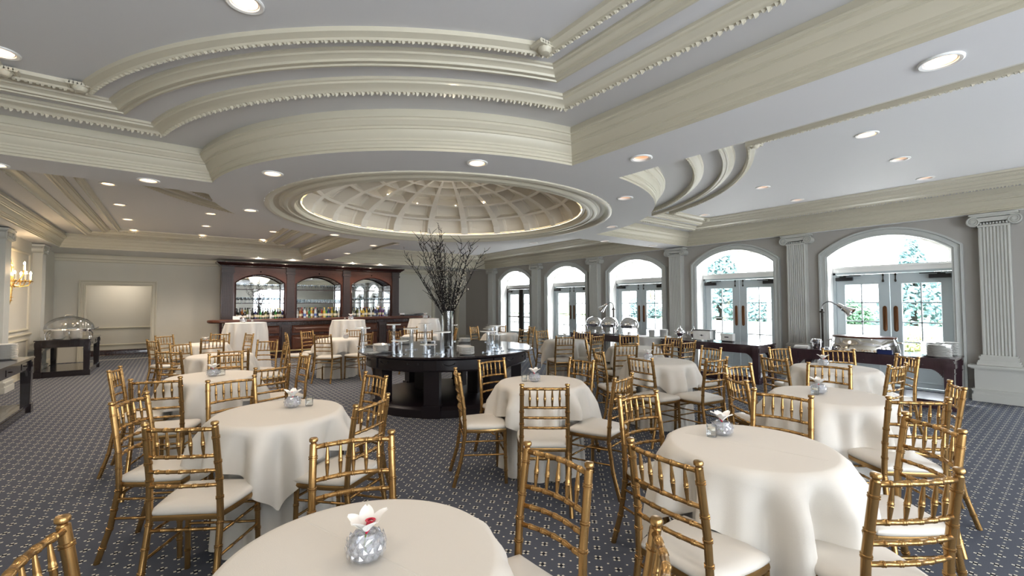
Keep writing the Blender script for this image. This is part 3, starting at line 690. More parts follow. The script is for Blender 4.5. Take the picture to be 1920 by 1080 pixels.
# x, y under the top rail; turn; where it stands
CHAIRS = [
 (0.03, 2.69, -33, 'the left front table', 'with its back to the camera at the left front table, its left chair'),
 (-0.21, 3.62, -117, 'the left front table', 'at the far left side of the left front table, seen from the side'),
 (0.63, 1.97, -196, 'the nearest table', 'between the nearest table and the left front table, facing the camera'),
 (0.95, 2.63, 36, 'the left front table', 'at the right side of the left front table, nearer one'),
 (1.31, 3.56, -260, 'the left front table', 'at the right side of the left front table, farther one'),
 (0.36, 4.06, -167, 'the left front table', 'behind the left front table, facing the camera'),
 (-0.11, 4.43, -18, 'the second left table', 'between the two nearest left tables, back towards the camera'),
 (-0.42, 5.33, -99, 'the second left table', 'at the far left side of the second left table'),
 (0.73, 4.62, 22, 'the second left table', 'at the right side of the second left table, larger back in front'),
 (-0.06, 6.99, -40, 'the third left table', 'at the near left side of the third left table'),
 (-0.28, 9.21, -62, 'the farthest left table', 'at the left side of the farthest left table'),
 (0.48, 6.15, -178, 'the second left table', 'behind the second left table, facing the camera'),
 (0.60, 6.60, 3, 'the third left table', 'in front of the third left table, overlapped by the chair before it'),
 (1.16, 9.96, -253, 'the farthest left table', 'edge-on at the right of the farthest left table'),
 (-0.15, 10.41, -142, 'the farthest left table', 'behind the farthest left table, nearest to the wall opening'),
 (0.07, 8.20, -139, 'the third left table', 'at the far left side of the third left table'),
 (0.51, 8.92, 8, 'the farthest left table', 'in front of the farthest left table'),
 (0.72, 10.48, -201, 'the farthest left table', 'behind the farthest left table, beside the left cocktail table'),
 (1.18, 7.97, -220, 'the third left table', 'behind the third left table, before the left cocktail table'),
 (1.30, 7.15, 88, 'the third left table', 'edge-on at the right side of the third left table'),
 (1.74, 9.58, -95, 'the bar side table', 'edge-on at the left of the table between bar and buffet'),
 (1.18, 5.42, -265, 'the second left table', 'standing in the aisle right of the second left table'),
 (2.24, 10.15, -148, 'the bar side table', 'at the far left of the table between bar and buffet'),
 (2.19, 8.69, -41, 'the bar side table', 'in front of the table between bar and buffet, back to the camera'),
 (3.19, 9.97, -193, 'the bar side table', 'at the far right of the table between bar and buffet'),
 (3.00, 8.64, 26, 'the bar side table', 'at the near right of the table between bar and buffet'),
 (3.70, 8.95, -68, 'the hidden far table', 'behind the acrylic stands, left chair of the hidden far table'),
 (4.58, 10.09, -184, 'the hidden far table', 'behind the acrylic stands, farthest at the hidden far table'),
 (4.18, 8.52, -20, 'the hidden far table', 'behind the acrylic stands, near side of the hidden far table'),
 (5.18, 8.92, 66, 'the hidden far table', 'just right of the glass vase, seen through the stands'),
 (5.87, 9.25, -159, 'the far right table', 'far behind the buffet table, left chair of the far table'),
 (6.64, 9.21, -241, 'the far right table', 'at the back of the far table before the bronze doors'),
 (6.92, 8.28, 74, 'the far right table', 'at the right of the far table before the bronze doors'),
 (6.25, 7.72, 7, 'the far right table', 'dark against the windows, near side of the far table'),
 (6.19, 7.08, -179, 'the right of buffet table', 'behind the table right of the buffet, facing the camera'),
 (5.38, 5.54, -24, 'the right of buffet table', 'in front of the table right of the buffet, back to the camera'),
 (6.62, 6.32, -221, 'the right of buffet table', 'at the far right of the table right of the buffet'),
 (5.99, 5.33, 3, 'the right of buffet table', 'at the near right of the table right of the buffet'),
 (5.33, 5.00, -137, 'the chafer side table', 'at the left of the table before the roll-top chafers'),
 (3.32, 3.18, -269, 'the lone centre table', 'behind the lone centre table on its right'),
 (1.92, 3.29, -115, 'the lone centre table', 'in side view at the left of the lone centre table'),
 (2.59, 3.74, -177, 'the lone centre table', 'behind the lone centre table, against the black buffet table'),
 (2.08, 2.35, -39, 'the lone centre table', 'with its back to the camera in front of the lone centre table'),
 (2.82, 2.25, 14, 'the lone centre table', 'at the right of the lone centre table, half under its cloth'),
 (4.05, 3.60, -118, 'the middle right table', 'edge-on at the left of the middle right table'),
 (5.02, 3.95, -28, 'the chafer side table', 'at the near left of the table before the roll-top chafers'),
 (3.91, 2.90, -95, 'the middle right table', 'in front of the middle right table, back to the camera'),
 (5.55, 3.72, -22, 'the chafer side table', 'at the near side of the table before the roll-top chafers'),
 (6.61, 4.23, 83, 'the chafer side table', 'at the right of the table before the roll-top chafers'),
 (6.06, 3.63, -5, 'the chafer side table', 'at the near right of the table before the roll-top chafers'),
 (6.43, 5.00, -220, 'the chafer side table', 'behind the table before the roll-top chafers, under the right chafer'),
 (5.50, 2.98, 72, 'the middle right table', 'behind the middle right table, against the second window sideboard'),
 (4.46, 2.36, -9, 'the middle right table', 'at the right of the middle right table, seat towards the camera'),
 (4.15, 1.99, -194, 'the second right table', 'behind the second right table on its left'),
 (3.42, 1.66, -129, 'the second right table', 'at the left side of the second right table'),
 (3.08, 1.21, -264, 'the right front table', 'between the right front table and the second right table'),
 (5.02, 2.04, -113, 'the chrome warmer table', 'at the near left of the table before the chrome warmer'),
 (6.13, 2.42, -201, 'the chrome warmer table', 'at the far left of the table before the chrome warmer'),
 (6.43, 1.88, -235, 'the chrome warmer table', 'behind the table before the chrome warmer, facing the camera'),
 (4.80, 1.48, -264, 'the second right table', 'behind the second right table, before the chrome warmer table'),
 (6.21, 1.20, 43, 'the chrome warmer table', 'at the far right of the table before the chrome warmer'),
 (5.28, 1.09, -10, 'the chrome warmer table', 'at the near right of the table before the chrome warmer'),
 (3.54, 0.64, -45, 'the second right table', 'at the near right of the second right table'),
 (4.32, 0.58, 20, 'the second right table', 'at the right of the second right table, farthest to the right'),
 (2.90, 0.48, 47, 'the right front table', 'at the far right of the right front table, with tilted top rail'),
 (1.52, 1.03, -95, 'the right front table', 'in front left of the right front table, back to the camera'),
 (2.00, 0.37, -30, 'the right front table', 'large at the bottom right corner, back to the camera'),
 (2.35, 1.76, -188, 'the right front table', 'at the far left of the right front table'),
 (-0.26, 1.54, -101, 'the nearest table', 'cut by the bottom left corner'),
 (1.17, 1.26, -266, 'the nearest table', 'at the right of the nearest table, bottom centre'),
 (0.89, 0.62, 36, 'the nearest table', 'of which only one post top shows at the bottom edge'),
]
for x, y, a, grp, lb in CHAIRS:
    CK.put((x, y, 0), radians(a), 'gold chair '+lb, 'chairs around '+grp)

# ------------------------------------------------------------------ round tables under linen
def square_cloth(half, r, zt, rot, fold, seed, n=192, lift=None):
    """square topper: flat on the table of radius r, hanging outside it in folds"""
    rnd = random.Random(seed); ph = [rnd.uniform(0, 6.28) for _ in range(6)]
    b = MB(); rings = []
    lev = [0, .35, .75, .96]
    for u in lev: rings.append([(r*u*cos(2*pi*j/n), r*u*sin(2*pi*j/n), zt+.004) for j in range(n)] if u else None)
    rings = rings[1:]
    m_ = 12
    for i in range(m_+1):
        R = []
        for j in range(n):
            a = 2*pi*j/n; e = half/max(abs(cos(a-rot)), abs(sin(a-rot))); drop = max(.05, e-r)*(1+.05*sin(3*a+ph[0]))
            d = drop*i/m_
            f = fold*min(1, d/.16)**1.3*(sin(9*a+ph[1]+.9*sin(2*a+ph[2]))+.7*sin(15*a+ph[3]+sin(a)))*1.25+.03*min(1, d/.3)*max(0, (drop-.25)/.3)
            rad = r+.012*min(1, i)+.012*sin(min(1, d/.03)*pi/2)+.16*d*(.45+.55*(drop/.5))+f
            z = zt+.004-d*.985 if i else zt+.002
            R.append((rad*cos(a), rad*sin(a), z))
        rings.append(R)
    b.add([(0, 0, zt+.004)]+rings[0], [(0, 1+j, 1+(j+1) % n) for j in range(n)])
    b.loft(rings); return b
def skirt(r, zt, rm, rb, fold, seed, n=180, m_=16, zm=.5, early=2.2):
    rnd = random.Random(seed); ph = [rnd.uniform(0, 6.28) for _ in range(6)]; k1 = rnd.choice((10, 11, 12))
    rings = []
    for i in range(m_+1):
        u = i/m_; z = zt*(1-u)+.006*u; R = []
        base = r+(rm-r)*sin(min(1, u/zm)*pi/2) if u < zm else rm+(rb-rm)*((u-zm)/(1-zm))
        for j in range(n):
            a = 2*pi*j/n
            f = fold*min(1, u*early)*(sin(k1*a+ph[0]+.7*sin(2*a+ph[1]))+.45*sin(17*a+ph[2]))
            rad = base+f; R.append((rad*cos(a), rad*sin(a), z))
        rings.append(R)
    b = MB(); b.add([(0, 0, zt)]+rings[0], [(0, 1+j, 1+(j+1) % n) for j in range(n)]); b.loft(rings); return b
def make_table_frame():
    t = thing('round_table', '', 'table')
    b = MB(); b.lathe([(0, .725), (.365, .725), (.375, .732), (.375, .750), (.36, .755), (0, .755)], n=48); b.build('table_top', M_['plum'], t)
    b = MB(); b.lathe([(.04, .02), (.04, .725)], n=16); b.build('pedestal', M_['steel'], t)
    b = MB(); b.lathe([(.26, 0), (.26, .015), (.05, .035), (0, .035)], n=32); b.build('base', M_['steel'], t)
    return t
TK = Kit(make_table_frame)
TABLES = [
 # x, y, topper rotation(deg), half size, seed, phrase
 (.432, 1.262, 20, .70, 1, 'the nearest table at the bottom edge'),
 (.567, 3.308, 35, .62, 2, 'the left front round table'),
 (2.658, 3.048, 0, .64, 3, 'the lone round table before the black buffet'),
 (2.315, 1.064, -3, .65, 4, 'the right front round table'),
 (4.03, 1.24, 62, .64, 5, 'the second right round table'),
 (5.75, 1.72, 8, .66, 6, 'the round table before the chrome warmer'),
 (4.75, 3.23, 15, .62, 7, 'the middle right round table'),
 (.311, 5.357, 40, .62, 8, 'the second left round table'),
 (.526, 7.498, 20, .62, 9, 'the third left round table'),
 (.40, 9.72, 50, .62, 10, 'the farthest left round table'),
 (2.65, 9.35, 0, .62, 11, 'the round table between bar and black buffet'),
 (5.95, 6.12, 30, .62, 12, 'the round table right of the black buffet'),
 (5.85, 4.45, 60, .62, 13, 'the round table before the roll-top chafers'),
 (6.15, 8.5, 10, .62, 14, 'the far round table by the bronze doors'),
 (4.45, 9.25, 45, .62, 15, 'the far table hidden behind the acrylic stands'),
]
for x, y, rot, hs, sd_, ph in TABLES:
    TK.put((x, y, 0), 0, 'cloth-covered base of '+ph, 'round tables')
    sk = skirt(.377, .757, .345, .37, .020, sd_).build('floor_cloth', M_['linen'], smooth=60, loc=(x, y, 0))
    sk['label'] = 'floor-length ivory cloth of '+ph; sk['category'] = 'tablecloth'; sk['group'] = 'ivory floor cloths'
    tc = square_cloth(hs, .381, .759, radians(rot), .036, sd_*3+1).build('table_topper', M_['linen'], smooth=60, loc=(x, y, 0))
    tc['label'] = 'square ivory topper draped over '+ph; tc['category'] = 'tablecloth'; tc['group'] = 'ivory square toppers'
for (xa, ya), (xb, yb), nm in (((.353, 1.597), (.57, .955), 'table_topper'), ((2.237, 1.368), (2.354, .737), 'table_topper.003')):
    o = bpy.data.objects[nm]; q = MB(); d = Vector((xb-xa, yb-ya)).normalized(); n_ = Vector((-d.y, d.x))*.004; ox, oy = o.location.x, o.location.y
    q.loft([[(xa-ox+n_.x*k, ya-oy+n_.y*k, .7632+h), (xb-ox+n_.x*k, yb-oy+n_.y*k, .7632+h)] for k, h in ((-1, 0), (0, .0018), (1, 0))], closed=False)
    q.build('pressed_crease', M_['linen'], o, smooth=0, fix=False)

# cocktail tables near the bar
def make_cocktail():
    t = thing('cocktail_table', '', 'table')
    b = MB(); b.lathe([(0, 1.03), (.385, 1.03), (.39, 1.06), (0, 1.06)], n=40); b.build('table_top', M_['plum'], t)
    b = MB(); b.lathe([(.26, 0), (.26, .015), (.04, .035), (.04, 1.03)], n=20); b.build('pedestal', M_['steel'], t)
    return t
CT = Kit(make_cocktail)
for i, (x, y, lb) in enumerate(((1.26, 11.39, 'left'), (3.51, 11.44, 'middle'), (5.39, 11.0, 'right'))):
    CT.put((x, y, 0), 0, 'tall cocktail table, %s one of three in front of the bar' % lb, 'cocktail tables')
    b = skirt(.395, 1.064, .415, .49, .034, 40+i, zm=.35, early=5)
    o = b.build('cocktail_cloth', M_['linenw'], smooth=60, loc=(x, y, 0)); o['label'] = 'long white cloth over the %s cocktail table by the bar' % lb; o['category'] = 'tablecloth'; o['group'] = 'cocktail table cloths'

# ------------------------------------------------------------------ flower bowls, orchids, votives
def make_bowl():
    t = thing('crystal_bowl', '', 'bowl')
    b = MB(); n = 14
    prof = [(0, 0), (.030, 0), (.040, .008), (.049, .022), (.052, .038), (.048, .054), (.040, .066), (.034, .072)]
    inn = [(.030, .071), (.040, .058), (.046, .040), (.043, .022), (.032, .010), (0, .008)]
    vs = []; P = prof+inn
    b.lathe(P, n=n, tw=pi/n, cap=False); 
    b.build('crystal_bowl_body', M_['crystal'], t, smooth=0)
    c = MB()
    for i in range(n):
        for j, (r, z) in enumerate(((.0505, .020), (.054, .038), (.050, .055))):
            a = 2*pi*(i+.5*(j % 2))/n; p = Vector((r*cos(a), r*sin(a), z)); tt = Vector((-sin(a), cos(a), 0))*.010; u = Vector((0, 0, .011)); o = Vector((cos(a), sin(a), 0))*.004
            c.add([p-tt, p-u, p+tt, p+u, p+o], [(0, 1, 4), (1, 2, 4), (2, 3, 4), (3, 0, 4)])
    c.build('cut_facets', M_['crystal'], t, smooth=0, fix=False)
    return t
def make_orchid():
    t = thing('orchid', '', 'flower')
    for k in range(5):
        a = 2*pi*k/5+.3; L, W = (.066, .021) if k % 2 == 0 else (.058, .026)
        b = MB(); n = 8; rings = []
        for i in range(n+1):
            u = i/n; w_ = W*sin(pi*min(1, u*.86+.10))**.8; rr = .006+L*u*cos(.95-.35*u); zz = .074+L*u*sin(1.15-.45*u)
            rings.append([(rr*cos(a)-v*w_*sin(a), rr*sin(a)+v*w_*cos(a), zz+.006*(v*v)) for v in (-1, -.5, 0, .5, 1)])
        b.loft(rings, closed=False); o = b.build('petal', M_['petal'], t, smooth=60, fix=False)
    b = MB(); b.tube([(0, 0, .066), (.004, -.004, .082), (.008, -.009, .096)], [.003, .008, .010], 10); b.lathe([(.010, 0), (.015, .005), (.009, .004)], (.008, -.009, .096), 10, cap=False); b.build('lip', M_['lip'], t)
    b = MB(); b.tube([(.002, 0, .012), (-.004, .003, .04), (0, 0, .07)], .002, 6); b.tube([(.002, 0, .016), (.02, .01, .02), (.024, -.01, .03)], .003, 6); b.build('stem', M_['stem'], t)
    return t
def make_votive():
    t = thing('votive_holder', '', 'candle holder')
    b = MB(); b.lathe([(0, 0), (.024, 0), (.026, .004), (.027, .062), (.0245, .062), (.0235, .022), (0, .020)], n=20, cap=False); b.build('glass_cup', M_['clear'], t)
    c = MB(); c.lathe([(0, .036), (.020, .036), (.020, .048), (0, .048)], n=16); c.tube([(0, 0, .048), (.001, 0, .056)], .0008, 5); c.build('tealight', M_['wax'], t)
    return t
BK, OK_, VK = Kit(make_bowl), Kit(make_orchid), Kit(make_votive)
BOWLS = [ # bowl x,y, z, votive dx,dy, phrase
 (.44, 1.26, .764, None, 0, 'the nearest table'), (.66, 3.38, .764, .10, -.03, 'the left front table'), (2.62, 3.10, .764, -.07, .06, 'the table in front of the buffet'),
 (2.37, 1.23, .764, -.085, .015, 'the right front table'), (4.02, 1.31, .764, -.08, .0, 'the second right table'), (5.8, 1.84, .764, None, 0, 'the table by the chrome chafer'),
 (4.75, 3.4, .764, None, 0, 'the table between buffet and sideboard'), (.31, 5.32, .764, .08, .02, 'the second left table'), (.45, 9.75, .764, None, 0, 'the farthest left table'),
 (2.8, 9.3, .764, None, 0, 'the table between bar and buffet'), (6.02, 6.2, .764, None, 0, 'the table right of the buffet'),
 (1.20, 11.35, 1.070, .17, -.03, 'the left cocktail table'), (3.55, 11.4, 1.070, -.14, .02, 'the middle cocktail table'), (5.40, 10.95, 1.070, .12, -.03, 'the right cocktail table')]
for i, (x, y, z, dx, dy, ph) in enumerate(BOWLS):
    s = 1.0 if z < 1 else 1.25
    a = [.9, 2.2, 4.0, 3.3, 1.4, 5.1, 2.8, 4.6, .2, 3.0, 1.1, 2.0, 5.5, 4.2][i]
    for K, lb in ((BK, 'cut crystal bowl on '+ph), (OK_, ('white orchid with deep red lip in the bowl on ' if i in (0, 1, 5, 7) else 'white orchid in the bowl on ')+ph)):
        o = K.put((x, y, z), a, lb, 'crystal bowls' if K is BK else 'orchid blooms'); o.scale = (s, s, s)
    if dx: VK.put((x+dx, y+dy, z), 0, 'small glass votive beside the crystal bowl on '+ph, 'glass votives')

# ------------------------------------------------------------------ big round buffet table under the dome
bt = thing('round_buffet_table', 'large round black buffet table with glossy top under the dome', 'table', (CX, CY, 0))
b = MB(); b.lathe([(0, .765), (1.26, .765), (1.29, .770), (1.31, .780), (1.31, .792), (1.30, .800), (0, .800)], n=128); b.build('table_top', M_['dark'], bt)
b = MB(); b.lathe([(1.18, .60), (1.205, .60), (1.21, .612), (1.195, .62), (1.195, .745), (1.215, .75), (1.23, .765), (1.15, .765)], n=128, cap=False); b.lathe([(1.18, .60), (1.16, .60), (1.16, .765)], n=96, cap=False); b.build('apron', M_['darkb'], bt)
b = MB(); b.lathe([(0, .0), (1.14, .0), (1.14, .10), (1.12, .112), (1.10, .135), (1.085, .140), (0, .140)], n=96, cap=False); b.build('plinth', M_['darkb'], bt)
for k in range(8):
    a = 2*pi*k/8+radians(61+22.5+12)
    b = MB(); x, y = 1.06*cos(a), 1.06*sin(a); b.box((x, y, .37), (.15, .20, .46), a); b.box((1.10*cos(a), 1.10*sin(a), .37), (.06, .11, .40), a)
    b.box((1.09*cos(a), 1.09*sin(a), .08), (.14, .24, .16), a); b.box((1.14*cos(a), 1.14*sin(a), .69), (.14, .17, .14), a); b.build('leg', M_['darkb'], bt, smooth=0)
for k in range(4):
    a = 2*pi*k/4+.6
    b = MB(); b.box((.45*cos(a), .45*sin(a), .45), (.16, .16, .63), a); b.build('inner_post', M_['darkb'], bt, smooth=0)
for k in range(16):
    a = 2*pi*(k+.5)/16+radians(61+12)
    b = MB(); b.tube([(1.20*cos(a+q), 1.20*sin(a+q), .70-.02*(1-(q/.055)**2)) for q in [(-.055+.11*j/8) for j in range(9)]], .006, 6)
    for q in (-.06, .06): b.lathe([(0, -.012), (.010, -.006), (.010, .006), (0, .012)], (1.20*cos(a+q), 1.20*sin(a+q), .703), 8)
    b.build('swag', M_['darkb'], bt)
ZB = .801
# glass cylinder with branches in the middle
v = thing('glass_vase', 'tall clear glass cylinder vase full of branches in the middle of the big black table', 'vase', (CX, CY, ZB))
b = MB(); b.lathe([(0, .0), (.085, 0), (.088, .01), (.088, .56), (.083, .56), (.083, .02), (0, .018)], n=40, cap=False); b.build('glass_wall', thin_glass('vase_glass', (.97, .98, .98), .05), v)
rnd = random.Random(11)
for k in range(26):
    a = rnd.uniform(0, 2*pi); spread = rnd.uniform(.10, .62)*(1 if k % 3 else 1.15); H = rnd.uniform(1.15, 1.70)*(1.12-.28*spread); r0 = rnd.uniform(.01, .066)
    sp_a = a+rnd.uniform(-.3, .3)
    pts = []; n = 16
    for i in range(n+1):
        u = i/n; zz = .02+H*u; t_ = max(0, (zz-.42)/max(.01, H-.42)); rad = .055*(1-min(1, zz/.5))+spread*t_**1.15 if zz > .42 else r0*(.7+.6*abs(.5-u))
        rad = (r0*(1-t_)+spread*t_**1.1)
        wob = .018*t_
        pts.append((rad*cos(sp_a)+rnd.uniform(-wob, wob), rad*sin(sp_a)+rnd.uniform(-wob, wob), zz))
    rr = [.0125*(1-.74*i/n) for i in range(n+1)]
    b = MB(); b.tube(pts, rr, 5); bd = MB()
    def bud(p, s=1.):
        s *= rnd.uniform(.7, 1.2); bd.lathe([(0, -.010*s), (.0065*s, -.003*s), (.006*s, .004*s), (0, .011*s)], p, 5)
    for i in range(6, n+1):
        for q in range(2):
            p = Vector(pts[i]); d = (Vector(pts[i])-Vector(pts[i-1])).normalized()
            az = rnd.uniform(0, 6.28); side = Vector((cos(az), sin(az), rnd.uniform(.0, .5))); L = rnd.uniform(.07, .25)
            tw = [p]
            for j in range(4): tw.append(tw[-1]+(d*.45+side*.7+Vector((rnd.uniform(-.25, .25), rnd.uniform(-.25, .25), rnd.uniform(-.1, .35)))).normalized()*L/4)
            b.tube(tw, [.0048, .0044, .0038, .0031, .0022], 4)
            for j in (1, 2, 3, 4):
                if rnd.random() < .75: bud(tw[j]+Vector((rnd.uniform(-.006, .006), rnd.uniform(-.006, .006), .004)), 1.35 if tw[j].x > .05 and tw[j].z < 1.2 and rnd.random() < .6 else .7)
    o = b.build('branch', M_['bark'], smooth=60, loc=(CX, CY, ZB)); o['label'] = 'dark budding branch in the glass vase, %s, %s one leaning %s' % ('tall' if H > 1.45 else 'medium' if H > 1.25 else 'short', ordw(k), ('right', 'back', 'left', 'forward')[int(((sp_a+.65+pi/4) % (2*pi))/(pi/2))]); o['category'] = 'branch'; o['group'] = 'budding branches in the vase'
    bo = bd.build('buds', M_['bud'], o, smooth=60, fix=False); bo['kind'] = 'stuff'

# plates, stands and small things on the big table
def make_plate(r=.135):
    def f():
        t = thing('plate', '', 'plate')
        b = MB(); b.lathe([(0, 0), (r*.55, 0), (r*.58, .002), (r*.95, .014), (r, .0165), (r, .0185), (r*.95, .0175), (r*.62, .006), (0, .0045)], n=36, cap=False); b.build('plate_body', M_['china'], t)
        return t
    return f
def single_plate(r=.135):
    b = MB(); b.lathe([(0, 0), (r*.55, 0), (r*.58, .002), (r*.95, .014), (r, .0165), (r, .0185), (r*.95, .0175), (r*.62, .006), (0, .0045)], n=32, cap=False)
    o = b.build('plate', M_['china']); o['category'] = 'plate'; return o
PL = {}
def stack(x, y, z, n, label, r=.135, dz=.0095, seed=0):
    n = max(4, round(n*dz/.0140)); dz = .0140
    rn = random.Random(seed)
    if r not in PL: PL[r] = single_plate(r); src = PL[r]; first = True
    else: first = False
    for i in range(n):
        o = PL[r] if first and i == 0 else PL[r].copy()
        if not (first and i == 0): COL.objects.link(o)
        o.location = (x+rn.uniform(-.003, .003), y+rn.uniform(-.003, .003), z+i*dz); o['label'] = 'white plate, %s, %s' % ('topmost' if i == n-1 else ordw(n-1-i)+' from the top', label); o['group'] = 'plates '+label
for x, y, n, lb, r in ((3.08, 5.03, 11, 'front right stack on the black buffet', .105), (3.2, 5.3, 9, 'stack behind the front right one', .105),
                    (2.30, 6.05, 11, 'left front stack on the black buffet', .105), (2.46, 6.50, 8, 'left rear stack on the black buffet', .105),
                    (4.0, 6.6, 8, 'far right stack on the black buffet', .105), (3.1, 7.0, 12, 'rear stack left of the vase', .105)):
    stack(x, y, ZB, n, lb, r, .0095, n)
def make_stand():
    t = thing('acrylic_stand', '', 'display stand')
    b = MB(); b.lathe([(0, 0), (.10, 0), (.10, .012), (.03, .016), (0, .016)], n=32, cap=False); b.build('base', M_['acryl'], t)
    b = MB(); b.lathe([(.033, .016), (.033, .285), (.029, .285), (.029, .016)], n=24, cap=False); b.build('column', M_['acryl'], t)
    b = MB(); b.lathe([(0, .286), (.135, .286), (.137, .292), (.135, .298), (0, .298)], n=40, cap=False); b.build('top_plate', M_['china'], t)
    return t
SK = Kit(make_stand)
stands = [(2.40, 5.62, .62, 'front left, near the table edge'), (2.76, 6.05, 1.05, 'left of the vase, tall'), (2.72, 5.42, .42, 'front centre, low'), (2.86, 5.30, 1.0, 'front centre, left of the vase'), (3.42, 5.02, 1.0, 'front right, tall'),
          (3.66, 5.12, .8, 'right front edge'), (3.9, 5.5, 1.15, 'right side, tallest'), (4.1, 5.9, 1.0, 'right rear'), (2.35, 6.95, 1.0, 'far left edge'), (2.9, 7.05, 1.12, 'rear, left of the vase'), (3.9, 6.9, 1.0, 'rear, right of the vase'), (3.5, 7.1, 1.1, 'rear centre'), (4.35, 6.35, .8, 'far right edge')]
for x, y, s, lb in stands:
    o = SK.put((x, y, ZB), 0, 'clear acrylic display stand on the black round table, '+lb, 'acrylic stands'); o.scale = (.85, .85, s)
for x, y, lb in ((2.20, 5.85, 'at its left edge'), (3.95, 5.0, 'at its right edge'), (2.55, 6.85, 'at its far left edge')):
    t = thing('glass_tray', 'shallow glass tray lying on the black round table '+lb, 'tray', (x, y, ZB), rnd.uniform(0, 3), 'glass trays')
    b = MB(); b.loft([[(-.16*s_, -.10*s_, z), (.16*s_, -.10*s_, z), (.16*s_, .10*s_, z), (-.16*s_, .10*s_, z)] for s_, z in ((.85, 0), (1, .02), (.97, .02), (.83, .004))]); b.f.append((12, 13, 14, 15)); b.mi.append(0); b.build('tray_body', M_['acryl'], t, smooth=0)
for i, (x, y) in enumerate(((3.02, 5.95), (3.08, 6.02))):
    t = thing('napkin_box', ['black box left of the vase', 'white card holder beside the black box'][i], 'box', (x, y, ZB), .4)
    b = MB(); b.box((0, 0, .055), (.07, .07, .11), bev=1); b.build('box_body', M_['black'] if not i else M_['paper'], t, smooth=0)
    b = MB(); b.box((0, 0, .1125), (.06, .06, .005)); b.build('opening', M_['steel'], t, smooth=0)

# ------------------------------------------------------------------ sideboards
def sideboard(label, x0, x1, y0, y1, h, mt, group, solid_low=True):
    t = thing('sideboard', label, 'sideboard', ((x0+x1)/2, (y0+y1)/2, 0), 0, group); sx, sy = x1-x0, y1-y0
    b = MB(); b.box((0, 0, h-.012), (sx, sy, .024)); b.box((0, 0, h-.032), (sx-.04, sy-.04, .018)); b.build('table_top', mt, t, smooth=0)
    b = MB()
    for s in (-1, 1):
        b.box((s*(sx/2-.05), 0, h-.10), (.025, sy-.12, .12)); b.box((0, s*(sy/2-.05), h-.10), (sx-.12, .025, .12))
        for i in range(9):     # scooped apron ends
            d = .10*(1-i/9)**2
            for q in (-1, 1): b.box((s*(sx/2-.05), q*(sy/2-.13-.014*i), h-.16-d/2), (.024, .014, d))
    b.build('apron', mt, t, smooth=0)
    for sxx in (-1, 1):
        for syy in (-1, 1):
            b = MB(); cx, cy = sxx*(sx/2-.065), syy*(sy/2-.065); b.box((cx, cy, (h-.04)/2+.0), (.11, .11, h-.04), taper=.8); b.box((cx, cy, .06), (.125, .125, .12)); b.box((cx, cy, h-.20), (.118, .118, .012)); b.box((cx, cy, h-.10), (.124, .05, .07)); b.box((cx, cy, h-.10), (.05, .124, .07)); b.build('leg', mt, t, smooth=0)
    b = MB(); b.box((0, 0, .105), (sx-.08, sy-.08, .025)); b.box((0, 0, .045), (sx-.06, sy-.06, .09)); b.build('bottom_shelf', mt, t, smooth=0)
    nk = max(2, int(sy/.6))
    for i in range(nk):
        yk = -sy/2+sy*(i+.5)/nk; q = -1 if x0 > 3 else 1
        b = MB(); b.box((q*(sx/2-.036), yk, h-.10), (.008, .30, .08)); b.lathe([(0, -.01), (.012, -.006), (.012, .006), (0, .01)], (q*(sx/2-.022), yk, h-.10), 8); b.build('drawer', mt, t, smooth=0)
    return t
sideboard('dark glossy sideboard under the nearest arched doors carrying the long chrome chafer', 8.30, 9.03, 1.12, 3.12, .70, M_['plum'], 'sideboards by the windows')
sideboard('dark glossy sideboard under the second arched doors with teapots and toaster', 8.30, 9.03, 3.62, 5.62, .70, M_['plum'], 'sideboards by the windows')
sideboard('dark sideboard under the third arched doors with three silver roll-top chafers', 8.30, 9.03, 6.55, 8.35, .70, M_['plum'], 'sideboards by the windows')
sideboard('black sideboard by the left wall in front of the wall opening, with glass dome', -2.24, -1.40, 12.82, 14.4, .76, M_['dark'], 'sideboards by the left wall')
sideboard('black sideboard cut by the left edge with a tall plate stack', -2.18, -1.55, 7.0, 9.0, .76, M_['dark'], 'sideboards by the left wall')
# half-height round table with white cloth between two window sideboards
TK.put((8.68, 6.08, -.06), 0, 'cloth-covered base of the low table between the window sideboards', 'round tables')
o = skirt(.40, .705, .41, .45, .012, 77).build('floor_cloth', M_['linenw'], smooth=60, loc=(8.68, 6.08, 0)); o['label'] = 'white cloth over the low round table with plates between the window sideboards'; o['category'] = 'tablecloth'
stack(8.56, 6.02, .708, 14, 'left stack on the low white table', .12, .0105, 5)
stack(8.80, 5.90, .708, 15, 'right stack on the low white table', .12, .0105, 6)
stack(8.50, 1.30, .702, 16, 'front stack beside the chrome warmer', .13, .0105, 7)
stack(8.72, 1.40, .702, 17, 'middle stack beside the chrome warmer', .13, .0105, 8)
stack(8.90, 1.28, .702, 17, 'rear stack beside the chrome warmer', .13, .0105, 9)
stack(-1.92, 12.98, .762, 13, 'left stack before the glass dome', .115, .0135, 10)
stack(-1.66, 12.98, .762, 13, 'right stack before the glass dome', .115, .0135, 11)
stack(-1.80, 8.72, .762, 15, 'front stack at the left picture edge', .14, .0135, 12)
stack(-2.00, 8.45, .762, 14, 'rear stack against the left wall', .14, .0135, 13)

